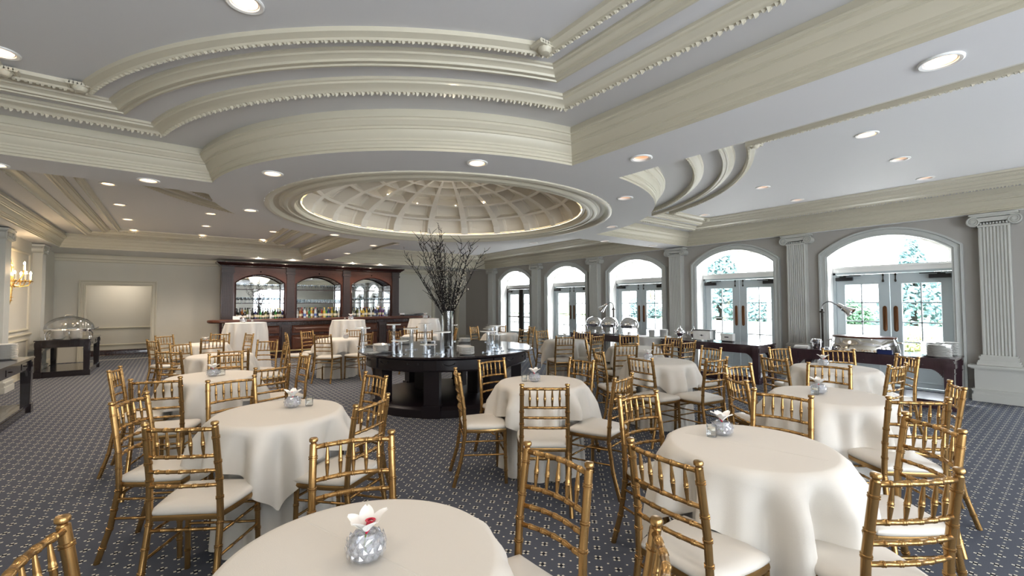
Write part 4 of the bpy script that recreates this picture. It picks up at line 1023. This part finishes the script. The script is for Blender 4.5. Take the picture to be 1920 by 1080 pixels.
# clear roll-top cover with silver frame on the left sideboard
t = thing('dome_chafer', 'large clear dome chafer with silver frame on the black sideboard', 'chafing dish', (-1.80, 13.35, .762))
b = MB(); n1, n2 = 24, 10
rings = [[(.40*sin(pi/2*i/n2)*cos(2*pi*j/n1), .25*sin(pi/2*i/n2)*sin(2*pi*j/n1), .20+.27*cos(pi/2*i/n2)) for j in range(n1)] for i in range(1, n2+1)]
b.add([(0, 0, .47)]+rings[0], [(0, 1+j, 1+(j+1) % n1) for j in range(n1)]); b.loft(rings); b.build('dome_lid', M_['acryl'], t)
b = MB(); b.lathe([(1.0, .17), (1.03, .185), (1.0, .20), (.93, .20), (.9, .14), (0, .14)], n=40, sx=.40, sy=.25, cap=False); b.build('tray', M_['chrome'], t)
for sx in (-1, 1):
    for sy in (-1, 1):
        b = MB(); b.tube([(sx*.30, sy*.17, .17), (sx*.34, sy*.20, .09), (sx*.33, sy*.20, .0)], [.012, .010, .016], 8); b.build('leg', M_['chrome'], t)
b = MB(); b.tube([(.40, -.05, .19), (.46, -.04, .22), (.46, .04, .22), (.40, .05, .19)], .010, 8); b.tube([(-.08, 0, .47), (-.05, 0, .50), (.05, 0, .50), (.08, 0, .47)], .009, 8); b.build('handle', M_['chrome'], t)
for k in range(2):
    b = MB(); b.lathe([(0, .03), (.035, .03), (.04, .05), (.04, .09), (.02, .10), (0, .10)], (-.12+.24*k, 0, 0), 16); b.build('burner', M_['chrome'], t)

# silver roll-top chafers
def make_chafer():
    t = thing('roll_top_chafer', '', 'chafing dish')
    b = MB(); n1, n2 = 28, 12
    rings = [[(.19*sin(pi/2*i/n2)*cos(2*pi*j/n1), .23*sin(pi/2*i/n2)*sin(2*pi*j/n1), .24+.19*cos(pi/2*i/n2)) for j in range(n1)] for i in range(1, n2+1)]
    b.add([(0, 0, .43)]+rings[0], [(0, 1+j, 1+(j+1) % n1) for j in range(n1)]); b.loft(rings); b.build('roll_lid', M_['chrome'], t)
    b = MB(); b.lathe([(1.0, .24), (1.03, .235), (1.0, .22), (.95, .18), (.85, .165), (0, .165)], n=32, sx=.19, sy=.23, cap=False); b.build('pan', M_['chrome'], t)
    for s in (-1, 1):
        b = MB(); b.tube([(0, s*.235, .24), (0, s*.245, .12), (-.06, s*.22, .0)], .009, 8); b.tube([(0, s*.245, .12), (.06, s*.22, .0)], .009, 8); b.lathe([(0, -.02), (.02, 0), (0, .02)], (0, s*.245, .25), 8); b.build('leg', M_['chrome'], t)
    b = MB(); b.box((0, 0, .012), (.34, .42, .012)); b.build('base_tray', M_['steel'], t, smooth=0)
    b = MB(); b.tube([(-.185, -.06, .27), (-.225, -.05, .28), (-.225, .05, .28), (-.185, .06, .27)], .008, 8); b.build('handle', M_['chrome'], t)
    b = MB(); b.lathe([(0, .02), (.04, .02), (.042, .07), (.02, .08), (0, .08)], n=16); b.build('burner', M_['chrome'], t)
    return t
RK = Kit(make_chafer)
for y, lb in ((7.83, 'left'), (7.32, 'middle'), (6.72, 'right')):
    RK.put((8.66, y, .702), 0, 'silver roll-top chafing dish, %s of three on the far window sideboard' % lb, 'silver roll-top chafers')
# heat lamps
def make_heat_lamp():
    t = thing('heat_lamp', '', 'heat lamp')
    b = MB(); b.lathe([(0, 0), (.09, 0), (.09, .012), (.02, .025), (0, .025)], n=24, cap=False); b.build('base', M_['steel'], t)
    b = MB(); b.tube([(0, 0, .02), (0, 0, .60)], .019, 12); b.lathe([(.022, .59), (.045, .60), (.045, .612), (.022, .625), (.012, .66)], n=16); b.build('post', M_['bronze'], t)
    b = MB(); pts = [(0, .0, .64)]+[(0, -.10+.10*cos(q), .68+.10*sin(q)) for q in [pi*j/10 for j in range(9)]]+[(0, -.25, .72)]; b.tube(pts, .010, 8); b.build('gooseneck', M_['steel'], t)
    d = Vector((0, -.80, -.60)).normalized(); p = Vector((0, -.22, .735)); b = MB()
    b.tube([p, p+d*.03, p+d*.09, p+d*.10, p+d*.14, p+d*.19, p+d*.23, p+d*.235], [.025, .034, .038, .048, .050, .072, .088, .086], 20, cap=False); b.build('lamp_shade', M_['chrome'], t)
    b = MB(); b.tube([p+d*.16, p+d*.19, p+d*.21], [.03, .04, .01], 12); b.build('bulb', M_['lampd'], t)
    return t
HK = Kit(make_heat_lamp)
HK.put((8.72, 2.76, .702), 0, 'chrome gooseneck heat lamp in front of the nearest arched doors', 'heat lamps')
HK.put((8.85, 7.35, .702), pi, 'chrome gooseneck heat lamp above the three silver roll-top chafers', 'heat lamps')
# ice bucket and folded menus by the near lamp
t = thing('silver_bucket', 'small silver bucket at the foot of the near heat lamp', 'bucket', (8.55, 2.80, .702))
b = MB(); b.lathe([(0, .0), (.05, 0), (.062, .02), (.068, .15), (.072, .155), (.066, .155), (.058, .02), (0, .012)], n=28, cap=False); b.build('bucket_body', M_['chrome'], t)
for s in (-1, 1):
    b = MB(); b.tube([(0, s*.066, .13), (0, s*.088, .125), (0, s*.088, .10), (0, s*.066, .09)], .005, 6); b.build('handle', M_['chrome'], t)
for i in range(3):
    b = MB(); b.box((0, 0, .006), (.15, .20, .011)); b.tube([(-.075, -.10, .006), (-.075, .10, .006)], .006, 8); o = b.build('folded_napkin', M_['linenw'], smooth=0, loc=(8.50, 3.0, .702+.012*i)); o.rotation_euler = (0, 0, .1*i)
    o['label'] = 'folded white napkin, %s of the pile left of the silver bucket' % ('bottom', 'middle', 'top')[i]; o['category'] = 'napkin'; o['group'] = 'folded napkins'
# long oval chrome chafer with wooden cover
t = thing('carving_station', 'long oval chrome warmer with reddish wooden cover in front of the nearest doors', 'food warmer', (8.62, 2.18, .702))
b = MB(); b.lathe([(.95, 0), (1.0, .01), (1.0, .03), (.93, .20), (.90, .215), (.88, .215), (.86, .20)], n=64, sx=.26, sy=.44, cap=False); b.build('body', M_['chrome'], t)
b = MB(); b.lathe([(0, .213), (.92, .213), (.94, .222), (.92, .238), (0, .240)], n=64, sx=.26, sy=.44, cap=False); b.build('wooden_cover', M_['mahog'], t, label='reddish wooden cover')
for s in (-1, 1):
    b = MB(); b.tube([(-.04, s*.41, .16), (-.05, s*.47, .155), (.05, s*.47, .155), (.04, s*.41, .16)], .008, 8); b.build('handle', M_['chrome'], t)
t = thing('blue_box', 'small dark blue box in front of the chrome warmer', 'box', (8.36, 1.86, .702))
b = MB(); b.box((0, 0, .03), (.07, .17, .06)); b.build('box_body', mat('navy_plastic', (.01, .02, .09), .3), t, smooth=0); b = MB(); b.box((0, 0, .064), (.06, .16, .008)); b.build('lid', M_['black'], t, smooth=0)
# teapots
def make_teapot():
    t = thing('silver_urn', '', 'teapot')
    b = MB(); b.lathe([(0, .0), (.05, 0), (.052, .01), (.03, .025), (.045, .05), (.085, .09), (.095, .13), (.08, .17), (.05, .185), (.05, .19)], n=28, cap=False); b.build('body', M_['chrome'], t)
    b = MB(); b.lathe([(.052, .188), (.045, .21), (.02, .225), (.012, .24), (.018, .252), (.008, .27), (0, .285)], n=20, cap=False); b.build('lid', M_['chrome'], t)
    b = MB(); b.tube([(0, -.085, .10), (0, -.13, .13), (0, -.15, .18)], [.018, .012, .009], 10); b.build('spout', M_['chrome'], t)
    b = MB(); b.tube([(0, .07, .17), (0, .13, .17), (0, .14, .11), (0, .09, .08)], .007, 8); b.build('handle', M_['chrome'], t)
    return t
UK = Kit(make_teapot)
UK.put((8.72, 5.42, .702), 0, 'larger silver teapot, left of two at the end of the second window sideboard', 'silver teapots')
UK.put((8.72, 5.10, .702), .5, 'silver teapot beside the chrome box, right of two', 'silver teapots').scale = (.9, .9, .95)
t = thing('bread_toaster', 'chrome box toaster with dark medallion on the second window sideboard', 'toaster', (8.60, 4.80, .702))
b = MB(); b.box((0, 0, .11), (.22, .36, .18)); b.build('body', M_['chrome'], t, smooth=0)
b = MB(); b.box((0, 0, .21), (.24, .38, .02)); b.build('top', M_['black'], t, smooth=0)
for s in (-1, 1):
    b = MB(); b.box((0, s*.13, .01), (.20, .03, .02)); b.build('foot', M_['black'], t, smooth=0)
b = MB(); b.loft([[(-.114, -.05, .11), (-.114, 0, .12), (-.114, .05, .11), (-.114, 0, .10)]]); b.f.append((0, 1, 2, 3)); b.mi.append(0)
b.tube([(-.112, -.02, .11), (-.118, 0, .11), (-.112, .02, .11)], [.006, .016, .006], 8); b.build('medallion', M_['black'], t, smooth=0)
t = thing('card_box', 'small white box with dark mark right of the chrome toaster', 'box', (8.68, 4.36, .702))
b = MB(); b.box((0, 0, .09), (.10, .24, .14)); b.build('box_body', M_['china'], t, smooth=0); b = MB(); b.box((-.052, 0, .09), (.004, .08, .02)); b.build('mark', M_['black'], t, smooth=0)
b = MB(); b.box((0, 0, .01), (.09, .2, .02)); b.build('base', M_['black'], t, smooth=0)

# ------------------------------------------------------------------ candle sconce on the left wall
t = thing('wall_sconce', 'gilt candle sconce with five lit bulbs and crystal drops on the left wall', 'wall lamp', (XL, 12.05, 1.98))
b = MB(); b.tube([(.02, 0, -.52), (.03, 0, -.40), (.03, 0, -.20), (.035, 0, 0), (.03, 0, .18), (.02, 0, .38)], [.006, .022, .030, .045, .028, .006], 10)
for i in range(12): b.lathe([(0, -.014), (.03+.008*sin(i*2.1), 0), (0, .014)], (.04, 0, -.42+i*.062), 7)
b.build('back_plate', M_['goldhi'], t)
for k, (dx, dy, dz) in enumerate(((.12, -.20, -.02), (.24, -.12, -.02), (.20, 0, .16), (.26, .12, -.02), (.12, .20, -.02))):
    b = MB(); b.tube([(.03, 0, -.10), (dx*.5, dy*.5, -.16+dz*.3), (dx*.9, dy*.95, -.12+dz), (dx, dy, -.06+dz)], .009, 8)
    b.lathe([(.008, -.06), (.035, -.05), (.042, -.035), (.016, -.03), (.016, -.01)], (dx, dy, dz), 12); b.build('arm', M_['goldhi'], t)
    b = MB(); b.lathe([(.015, -.02), (.015, .09), (0, .092)], (dx, dy, dz), 12); b.build('candle', M_['wax'], t)
    b = MB(); b.lathe([(.006, .09), (.016, .105), (.013, .125), (0, .15)], (dx, dy, dz), 10); b.build('bulb', M_['flame'], t)
    b = MB()
    for j in range(6):
        a = 2*pi*j/6; b.lathe([(0, -.035), (.007, -.015), (0, .0)], (dx+.04*cos(a), dy+.04*sin(a), dz-.06), 5)
    b.build('crystal_drops', M_['crystal'], t, smooth=0)
l = bpy.data.lights.new('sconce_light', 'POINT'); l.energy = 9; l.color = (1, .70, .38); l.shadow_soft_size = .08
lo = bpy.data.objects.new('sconce_light', l); COL.objects.link(lo); lo.location = (XL+.26, 12.05, 2.12)

# ------------------------------------------------------------------ bar
t = thing('bar_counter', 'long mahogany bar counter with rounded left end in front of the bottle cabinet', 'bar', (3.7, 13.75, 0))
b = MB(); x0, x1 = -3.05, 3.05; pr = [(.0, .985), (-.02, .995), (-.035, 1.01), (-.035, 1.05), (-.02, 1.065), (.05, 1.066)]
def topout(o):
    P = []
    for j in range(13): a = pi/2+pi*j/12; P.append((x0+.30+(.30-o)*1*cos(a), (.0)+(.33-o)*sin(a)))
    P += [(x1-o*0, -.33+o), (x1-o, -.33+o), (x1-o, .33-o)]
    return P
rings = [[(p[0], p[1], z) for p in topout(max(0, o+.035))] for o, z in pr]
b.loft(rings); k = len(rings[0]); b.f.append(tuple(range(k))[::-1]); b.mi.append(0); b.f.append(tuple(range(len(b.v)-k, len(b.v)))); b.mi.append(0)
b.build('counter_top', M_['mahog'], t, smooth=30)
b = MB(); b.box((.15, .07, .49), (5.7, .50, .98)); b.box((.15, -.19, .06), (5.74, .04, .12)); b.box((.15, -.19, .93), (5.74, .04, .05)); b.build('front', M_['mahogd'], t, smooth=0)
for i in range(5):
    x = -2.62+i*1.37
    b = MB(); b.box((x, -.205, .51), (.20, .05, .78)); b.box((x, -.215, .15), (.23, .06, .10)); b.box((x, -.215, .87), (.23, .06, .06))
    for j in range(5): b.box((x-.07+.035*j, -.235, .52), (.014, .012, .58))
    b.build('pilaster', M_['pilw'], t, smooth=0)
for i in range(4):
    xc = -2.62+1.37*(i+.5)
    for z0, z1 in ((.16, .60), (.66, .88)):
        b = MB(); rings = []
        for o, d in ((0, 0), (.015, .02), (.03, .018), (.045, .004), (.07, .004), (.09, .014)):
            rings.append([(xc-.53+o, -.182-d, z0+o), (xc+.53-o, -.182-d, z0+o), (xc+.53-o, -.182-d, z1-o), (xc-.53+o, -.182-d, z1-o)])
        b.loft(rings); n = len(b.v); b.f.append((n-4, n-3, n-2, n-1)); b.mi.append(0); b.build('panel', M_['mahog'], t, smooth=0)
b = MB(); b.tube([(-2.7, -.38, .20), (3.0, -.38, .20)], .022, 10)
for i in range(6): b.tube([(-2.6+1.1*i, -.38, .20), (-2.6+1.1*i, -.20, .20)], .012, 8)
b.build('foot_rail', mat('dull_brass', (.45, .36, .18), .3, .8), t)
# back cabinet
cabY = 15.36
t = thing('bar_cabinet', 'tall mahogany back-bar cabinet with three arched mirrored bays', 'cabinet', (3.82, cabY, 0))
X = lambda x: x-3.82
b = MB(); b.box((0, .06, .49), (5.62, .62, .98)); b.box((0, .03, .99), (5.70, .70, .025)); b.build('lower_cabinet', M_['mahogd'], t, smooth=0)
bays = [(1.37, 2.76), (3.02, 4.48), (4.76, 6.22)]
outl = [(X(1.06), 1.0), (X(6.50), 1.0), (X(6.50), 2.60), (X(1.06), 2.60)]
def bay_arch(a, b_): return [(X(p[0]), p[1]) for p in arch((a+b_)/2, (b_-a)/2-.04, 2.12, .25, 1.003)]
face = fill([outl]+[bay_arch(a, b_) for a, b_ in bays], lambda x, z: Vector((x, 0, z)), 'face_frame', M_['mahog']); face.parent = t
for a, b_ in bays:
    P = bay_arch(a, b_); P = P[1:]+[P[0]]
    q = MB(); q.loft([[(x, y, z) for x, z in P] for y in (0, .36)], closed=False); q.build('bay_lining', M_['mahogd'], t, smooth=30)
    q = MB(); q.tube([(x, -.012, z) for x, z in P], .022, 6); q.build('arch_bead', M_['mahogd'], t)
    xa, xb = X(a)+.04, X(b_)-.04
    q = MB(); q.add([(xa, .355, 1.0), (xb, .355, 1.0), (xb, .355, 2.42), (xa, .355, 2.42)], [(0, 1, 2, 3)]); q.build('mirror', M_['mirror'], t, smooth=0, fix=False)
    for z in (1.50, 1.925):
        q = MB(); q.box(((xa+xb)/2, .20, z), (xb-xa-.004, .30, .022)); q.build('shelf', M_['mahogd'], t, smooth=0)
    q = MB(); q.lathe([(0, -.03), (.025, 0), (0, .03)], (X((a+b_)/2), -.01, 2.46), 8); q.build('rosette', M_['mahogd'], t)
for xc, wd in ((1.215, .28), (2.89, .22), (4.62, .22), (6.36, .24)):
    q = MB(); q.box((X(xc), -.035, 1.80), (wd, .07, 1.58)); q.box((X(xc), -.045, 1.06), (wd+.05, .10, .12)); q.box((X(xc), -.045, 2.44), (wd+.05, .10, .06)); q.box((X(xc), -.04, 2.54), (wd+.03, .09, .10))
    for j in range(6): q.box((X(xc)-wd*.38+wd*.76*j/5, -.074, 1.75), (wd*.07, .012, 1.22))
    q.build('pilaster', M_['pilw'], t, smooth=0)
q = MB(); rings = []
for o, z in ((0, 2.585), (.04, 2.60), (.04, 2.62), (.08, 2.65), (.13, 2.69), (.14, 2.70), (.14, 2.725), (0, 2.725)):
    rings.append([(X(1.06)-o, -.06-o, z), (X(6.50)+o, -.06-o, z), (X(6.50)+o, .42, z), (X(1.06)-o, .42, z)])
q.loft(rings); n = len(q.v); q.f.append((n-4, n-3, n-2, n-1)); q.mi.append(0); q.build('cornice', M_['mahogd'], t, smooth=25)
q = MB(); q.box((X(1.08), .22, 1.80), (.04, .42, 1.60)); q.box((X(6.48), .22, 1.80), (.04, .42, 1.60)); q.build('side_panel', M_['mahog'], t, smooth=0)
# bottles
def bottle_mesh(h, r, neck, col, labc, capc):
    def f():
        t_ = thing('bottle', '', 'bottle')
        q = MB(); q.lathe([(0, 0), (r, 0), (r, h*.58), (r*.85, h*.66), (neck, h*.74), (neck, h*.93), (0, h*.93)], n=14, cap=False); q.build('bottle_body', col, t_)
        q = MB(); q.lathe([(r*1.02, h*.22), (r*1.02, h*.44)], n=14, cap=False); q.build('paper_label', labc, t_)
        q = MB(); q.lathe([(0, h*.90), (neck*1.25, h*.90), (neck*1.2, h), (0, h)], n=10, cap=False); q.build('cap', capc, t_)
        return t_
    return Kit(f)
gk = dict(black=glassc('black_glass', (.012, .014, .012)), green=glassc('green_glass', (.02, .16, .04)), amber=glassc('amber_glass', (.22, .07, .012)), blue=glassc('blue_glass', (.015, .02, .10)),
          clear=glassc('clear_bottle', (.50, .54, .55)), red=glassc('red_glass', (.25, .03, .02)), gold=glassc('gold_liquor', (.50, .36, .06)), purple=glassc('purple_glass', (.10, .03, .16)), olive=glassc('olive_glass', (.07, .09, .02)))
lk = dict(w=M_['paper'], c=mat('cream_label', (.72, .66, .48), .6), y=mat('yellow_label', (.70, .55, .10), .6), k=M_['black'], r=mat('red_label', (.45, .04, .03), .6), b=mat('blue_label', (.08, .14, .42), .6))
BT = {}
def bot(c, h=.30, r=.040, lab='w', cap_='k'):
    key = (c, h, r, lab, cap_)
    if key not in BT: BT[key] = bottle_mesh(h, r, .014, gk[c], lk[lab], lk[cap_])
    return BT[key]
rb = random.Random(5)
rows = [(1.46, 2.70, 19, ['black', 'black', 'amber', 'black', 'olive', 'clear', 'black', 'blue', 'black', 'green', 'black', 'olive', 'black', 'clear', 'black', 'green', 'black', 'olive', 'blue'], 'left'),
        (3.06, 4.40, 21, ['clear', 'clear', 'amber', 'red', 'clear', 'amber', 'green', 'gold', 'amber', 'clear', 'black', 'black', 'red', 'gold', 'green', 'blue', 'black', 'gold', 'olive', 'black', 'clear'], 'middle'),
        (4.82, 6.00, 18, ['olive', 'black', 'black', 'olive', 'clear', 'gold', 'gold', 'black', 'gold', 'black', 'clear', 'black', 'blue', 'blue', 'black', 'purple', 'purple', 'clear'], 'right')]
cn = dict(black='dark', green='green', amber='amber', blue='blue', clear='clear', red='reddish brown', gold='golden', purple='purple', olive='olive')
for xa, xb, n, cols, side in rows:
    for i in range(n):
        c = cols[i]; h = rb.choice((.29, .32, .35, .36)); r = rb.choice((.034, .038, .044)); lab = rb.choice('wcckk' if c != 'clear' else 'wbc')
        bot(c, h, r, lab, rb.choice('kkry')).put((xa+(xb-xa)*i/(n-1), cabY+rb.uniform(.0, .12)+.03, 1.0035), 0,
            '%s liquor bottle, %s from the left in the row before the %s bar mirror' % (cn[c], ordw(i), side), 'liquor bottles before the %s mirror' % side)
# glasses on the shelves
def make_wineglass():
    t_ = thing('stemmed_glass', '', 'glass'); q = MB(); q.lathe([(0, 0), (.034, 0), (.034, .003), (.005, .008), (.004, .08), (.02, .09), (.036, .12), (.034, .17), (.032, .17), (.033, .12), (0, .092)], n=16, cap=False); q.build('glass_body', M_['clear'], t_); return t_
def wineglass():
    q = MB(); q.lathe([(0, 0), (.034, 0), (.034, .003), (.005, .008), (.004, .08), (.02, .09), (.036, .12), (.034, .17), (.032, .17), (.033, .12), (0, .092)], n=14, cap=False); o = q.build('stemmed_glass', M_['clear']); o['category'] = 'glass'; return o
def tumbler():
    q = MB(); q.lathe([(0, 0), (.034, 0), (.038, .11), (.035, .11), (.031, .012), (0, .010)], n=14, cap=False); o = q.build('tumbler', M_['clear']); o['category'] = 'glass'; return o
WG, TG = wineglass(), tumbler(); used = {}
for (a, b_), side in zip(bays, ('left', 'middle', 'right')):
    for z, n, src in ((1.512, 12, WG if side != 'middle' else TG), (1.937, 7, WG)):
        for i in range(n):
            for dy in ((.14, .26) if z < 1.6 else (.2,)):
                o = src if src.name not in used else src.copy()
                if src.name in used: COL.objects.link(o)
                used[src.name] = 1
                o.location = (a+.14+(b_-a-.28)*i/(n-1)+rb.uniform(-.01, .01), cabY+dy, z)
                kd = 'tumbler' if src is TG else 'stemmed glass'
                o['label'] = 'clear %s, %s from the left%s, %s shelf, %s mirror' % (kd, ordw(i), '' if z > 1.6 else ' in front' if dy < .2 else ' at the back', 'lower' if z < 1.6 else 'upper', side); o['group'] = '%ss on the %s shelf, %s bay' % (kd, 'lower' if z < 1.6 else 'upper', side)
# register, trays on the counter
t = thing('black_folder', 'open black folder lying on the right end of the bar counter', 'folder', (6.35, 13.80, 1.068), .1)
b = MB(); b.box((-.20, 0, .02), (.42, .28, .04)); b.build('book_block', M_['black'], t, smooth=0); b = MB(); b.loft([[(0, -.14, .0), (.15, -.14, .06), (.36, -.14, .075), (.38, -.14, .05), (.2, -.14, .0)], [(0, .14, .0), (.15, .14, .06), (.36, .14, .075), (.38, .14, .05), (.2, .14, .0)]]); b.f += [(0, 1, 2, 3, 4), (9, 8, 7, 6, 5)]; b.mi += [0, 0]; b.build('raised_cover', M_['black'], t, smooth=0)
t = thing('card_stand', 'small white card by the left pilaster on the bar counter', 'card', (1.30, 13.85, 1.068), .1)
b = MB(); b.loft([[(-.08, -.03, 0), (.08, -.03, 0)], [(-.08, 0, .09), (.08, 0, .09)], [(-.08, .03, 0), (.08, .03, 0)]], closed=False); b.build('card', M_['paper'], t, smooth=0)
t2 = thing('card_stand', 'small white card near the right end of the bar bottles', 'card', (6.05, 14.0, 1.068), -.2)
for ch in list(t.children): c = ch.copy(); COL.objects.link(c); c.parent = t2

# small spotlights inside the dome and over the far left tray
for i, (th, ph) in enumerate(((32, 48), (55, 46), (84, 46), (112, 50), (200, 45), (290, 45))):
    p = dp(R0-.02, H0-.02, radians(ph), radians(th))
    o = MB().lathe([(0, .0), (.009, .0), (.009, -.01), (0, -.012)], n=10).build('dome_spot', M_['lamp'], loc=p); o['label'] = 'tiny lit spotlight in the dome, '+['right side', 'right of centre, low', 'left of centre', 'left side, low', 'near left, hidden rim side', 'near right, hidden rim side'][i]; o['category'] = 'ceiling light'; o['group'] = 'dome spotlights'
l = bpy.data.lights.new('dome_fill_light', 'POINT'); l.energy = 6; l.color = (1, .93, .82); l.shadow_soft_size = .5  # added fill point that brightens the dome, no fixture here
lo = bpy.data.objects.new('dome_fill_light', l); COL.objects.link(lo); lo.location = (CX, CY, 2.92)

# ------------------------------------------------------------------ outside
M_['barkl'] = mat('grey_bark', (.22, .19, .18), .8)
MB().add([(10.06, -60, -.04), (70, -60, -.04), (70, 80, -.04), (10.06, 80, -.04)], [(0, 1, 2, 3)]).build('ground', M_['patio'], smooth=0, kind='structure')
o = MB(); o.box((34, 8, -.02), (26, 90, .02)); o.build('lawn', M_['lawn'], smooth=0, kind='stuff')['label'] = 'lawn beyond the patio'
for k in range(6):
    t = thing('porch_column', 'round white porch column outside the arched doors', 'column', (13.6, -.2+2.6*k*1.0+.5, -.04), 0, 'porch columns outside')
    b = MB(); b.lathe([(.22, 0), (.22, .12), (.17, .16), (.16, 2.6), (.20, 2.66), (.20, 2.72)], n=28); b.build('shaft', M_['white'], t)
    b = MB(); b.box((0, 0, 2.77), (.5, .5, .10)); b.build('capital', M_['white'], t, smooth=0)
t = thing('garden_wall', 'low stone garden wall beyond the patio', 'wall', (20, 8, -.04)); b = MB(); b.box((0, 0, .3), (.4, 60, .6)); b.build('stones', M_['stone'], t, smooth=0); b = MB(); b.box((0, 0, .63), (.5, 60, .06)); b.build('coping', M_['white'], t, smooth=0)
def leafy(name, label, x, y, h, r, mt, cone, seed, n=2600, grp=None):
    rn = random.Random(seed); t = thing(name, label, 'tree' if h > 2 else 'shrub', (x, y, -.04), 0, grp)
    b = MB()
    for i in range(n):
        u = rn.random()**.8; a = rn.uniform(0, 6.28); rad = r*((1-u) if cone else sqrt(max(.05, 1-(2*u-1)**2)))*rn.uniform(.6, 1.05); z = h*(.08+.92*u)
        s_ = r*rn.uniform(.05, .12); c = Vector((rad*cos(a), rad*sin(a), z)); d1 = Vector((rn.uniform(-1, 1), rn.uniform(-1, 1), rn.uniform(-.6, .6))).normalized()*s_; d2 = d1.orthogonal().normalized()*s_*.7; d3 = d1.cross(d2).normalized()*s_*.4
        b.add([c-d1, c+d2, c+d1, c-d2, c+d3], [(0, 1, 4), (1, 2, 4), (2, 3, 4), (3, 0, 4)])
    b.build('foliage', mt, t, smooth=0, fix=False)
    b = MB(); b.lathe([(r*.10, 0), (r*.05, h*.6)], n=8); b.build('trunk', M_['bark'], t)
sd_ = 100
for x, y, h, r, m_, c, lb in ((24, 4.4, 4.2, 1.5, 'foly', True, 'blue-green conical evergreen seen through the nearest doors'), (22, 1.6, 1.6, 1.2, 'fol', False, 'dark green round shrub at the garden wall, nearest doors'),
        (22, 6.6, 1.7, 1.3, 'fol', False, 'dark green shrub through the left leaf of the nearest doors'), (23, 9.6, 1.6, 1.1, 'foly', False, 'blue-green shrub through the second doors, right leaf'), (25, 13, 5.4, 2.2, 'foly', True, 'tall hazy evergreen through the second arch'),
        (22.5, 13.5, 1.5, 1.2, 'fol', False, 'green shrub through the second doors, left leaf'), (21.5, 19, 1.8, 1.1, 'fol2', True, 'yellow-green conical shrub through the third doors'), (21.5, 21.5, 1.7, 1.0, 'fol2', True, 'second yellow-green conical shrub through the third doors'),
        (22, 16.5, 1.8, 1.4, 'foly', False, 'blue-green shrub at the right of the third doors'), (17.5, 3.4, .6, .7, 'fol2', False, 'low yellow-green mound on the patio'), (17.5, 5.6, .5, .7, 'fol2', False, 'another low yellow-green mound on the patio, farther left'), (27, -1.5, 3.6, 1.6, 'foly', False, 'dark bushy tree behind the right leaf of the nearest doors')):
    sd_ += 1; leafy('garden_tree' if h > 2 else 'garden_shrub', lb, x, y, h, r, M_[m_], c, sd_)
rn = random.Random(3)
for k in range(9):
    x, y = rn.uniform(27, 33), -4+4.6*k+rn.uniform(-1, 1); t = thing('bare_tree', 'leafless winter tree beyond the garden wall, %s from the right' % ordw(k), 'tree', (x, y, -.04), 0, 'bare trees on the lawn')
    b = MB(); b.tube([(0, 0, 0), (.1, .05, 1.2), (0, .1, 2.2)], [.16, .12, .10], 7); b.build('trunk', M_['barkl'], t)
    b = MB()
    for j in range(34):
        a = rn.uniform(0, 6.28); el = rn.uniform(.3, 1.3); L = rn.uniform(1.2, 2.8); p = Vector((0, .1, rn.uniform(1.2, 2.2))); d = Vector((cos(a)*cos(el), sin(a)*cos(el), sin(el))); q = p+d*L*.5+Vector((rn.uniform(-.2, .2),)*3); e = q+d*L*.5+Vector((0, 0, .3))
        b.tube([p, q, e], [.045, .03, .012], 4)
        for _ in range(5):
            s_ = q.lerp(e, rn.random()); b.tube([s_, s_+Vector((rn.uniform(-.5, .5), rn.uniform(-.5, .5), rn.uniform(.1, .7)))], [.014, .006], 3)
    b.build('branches', M_['barkl'], t)
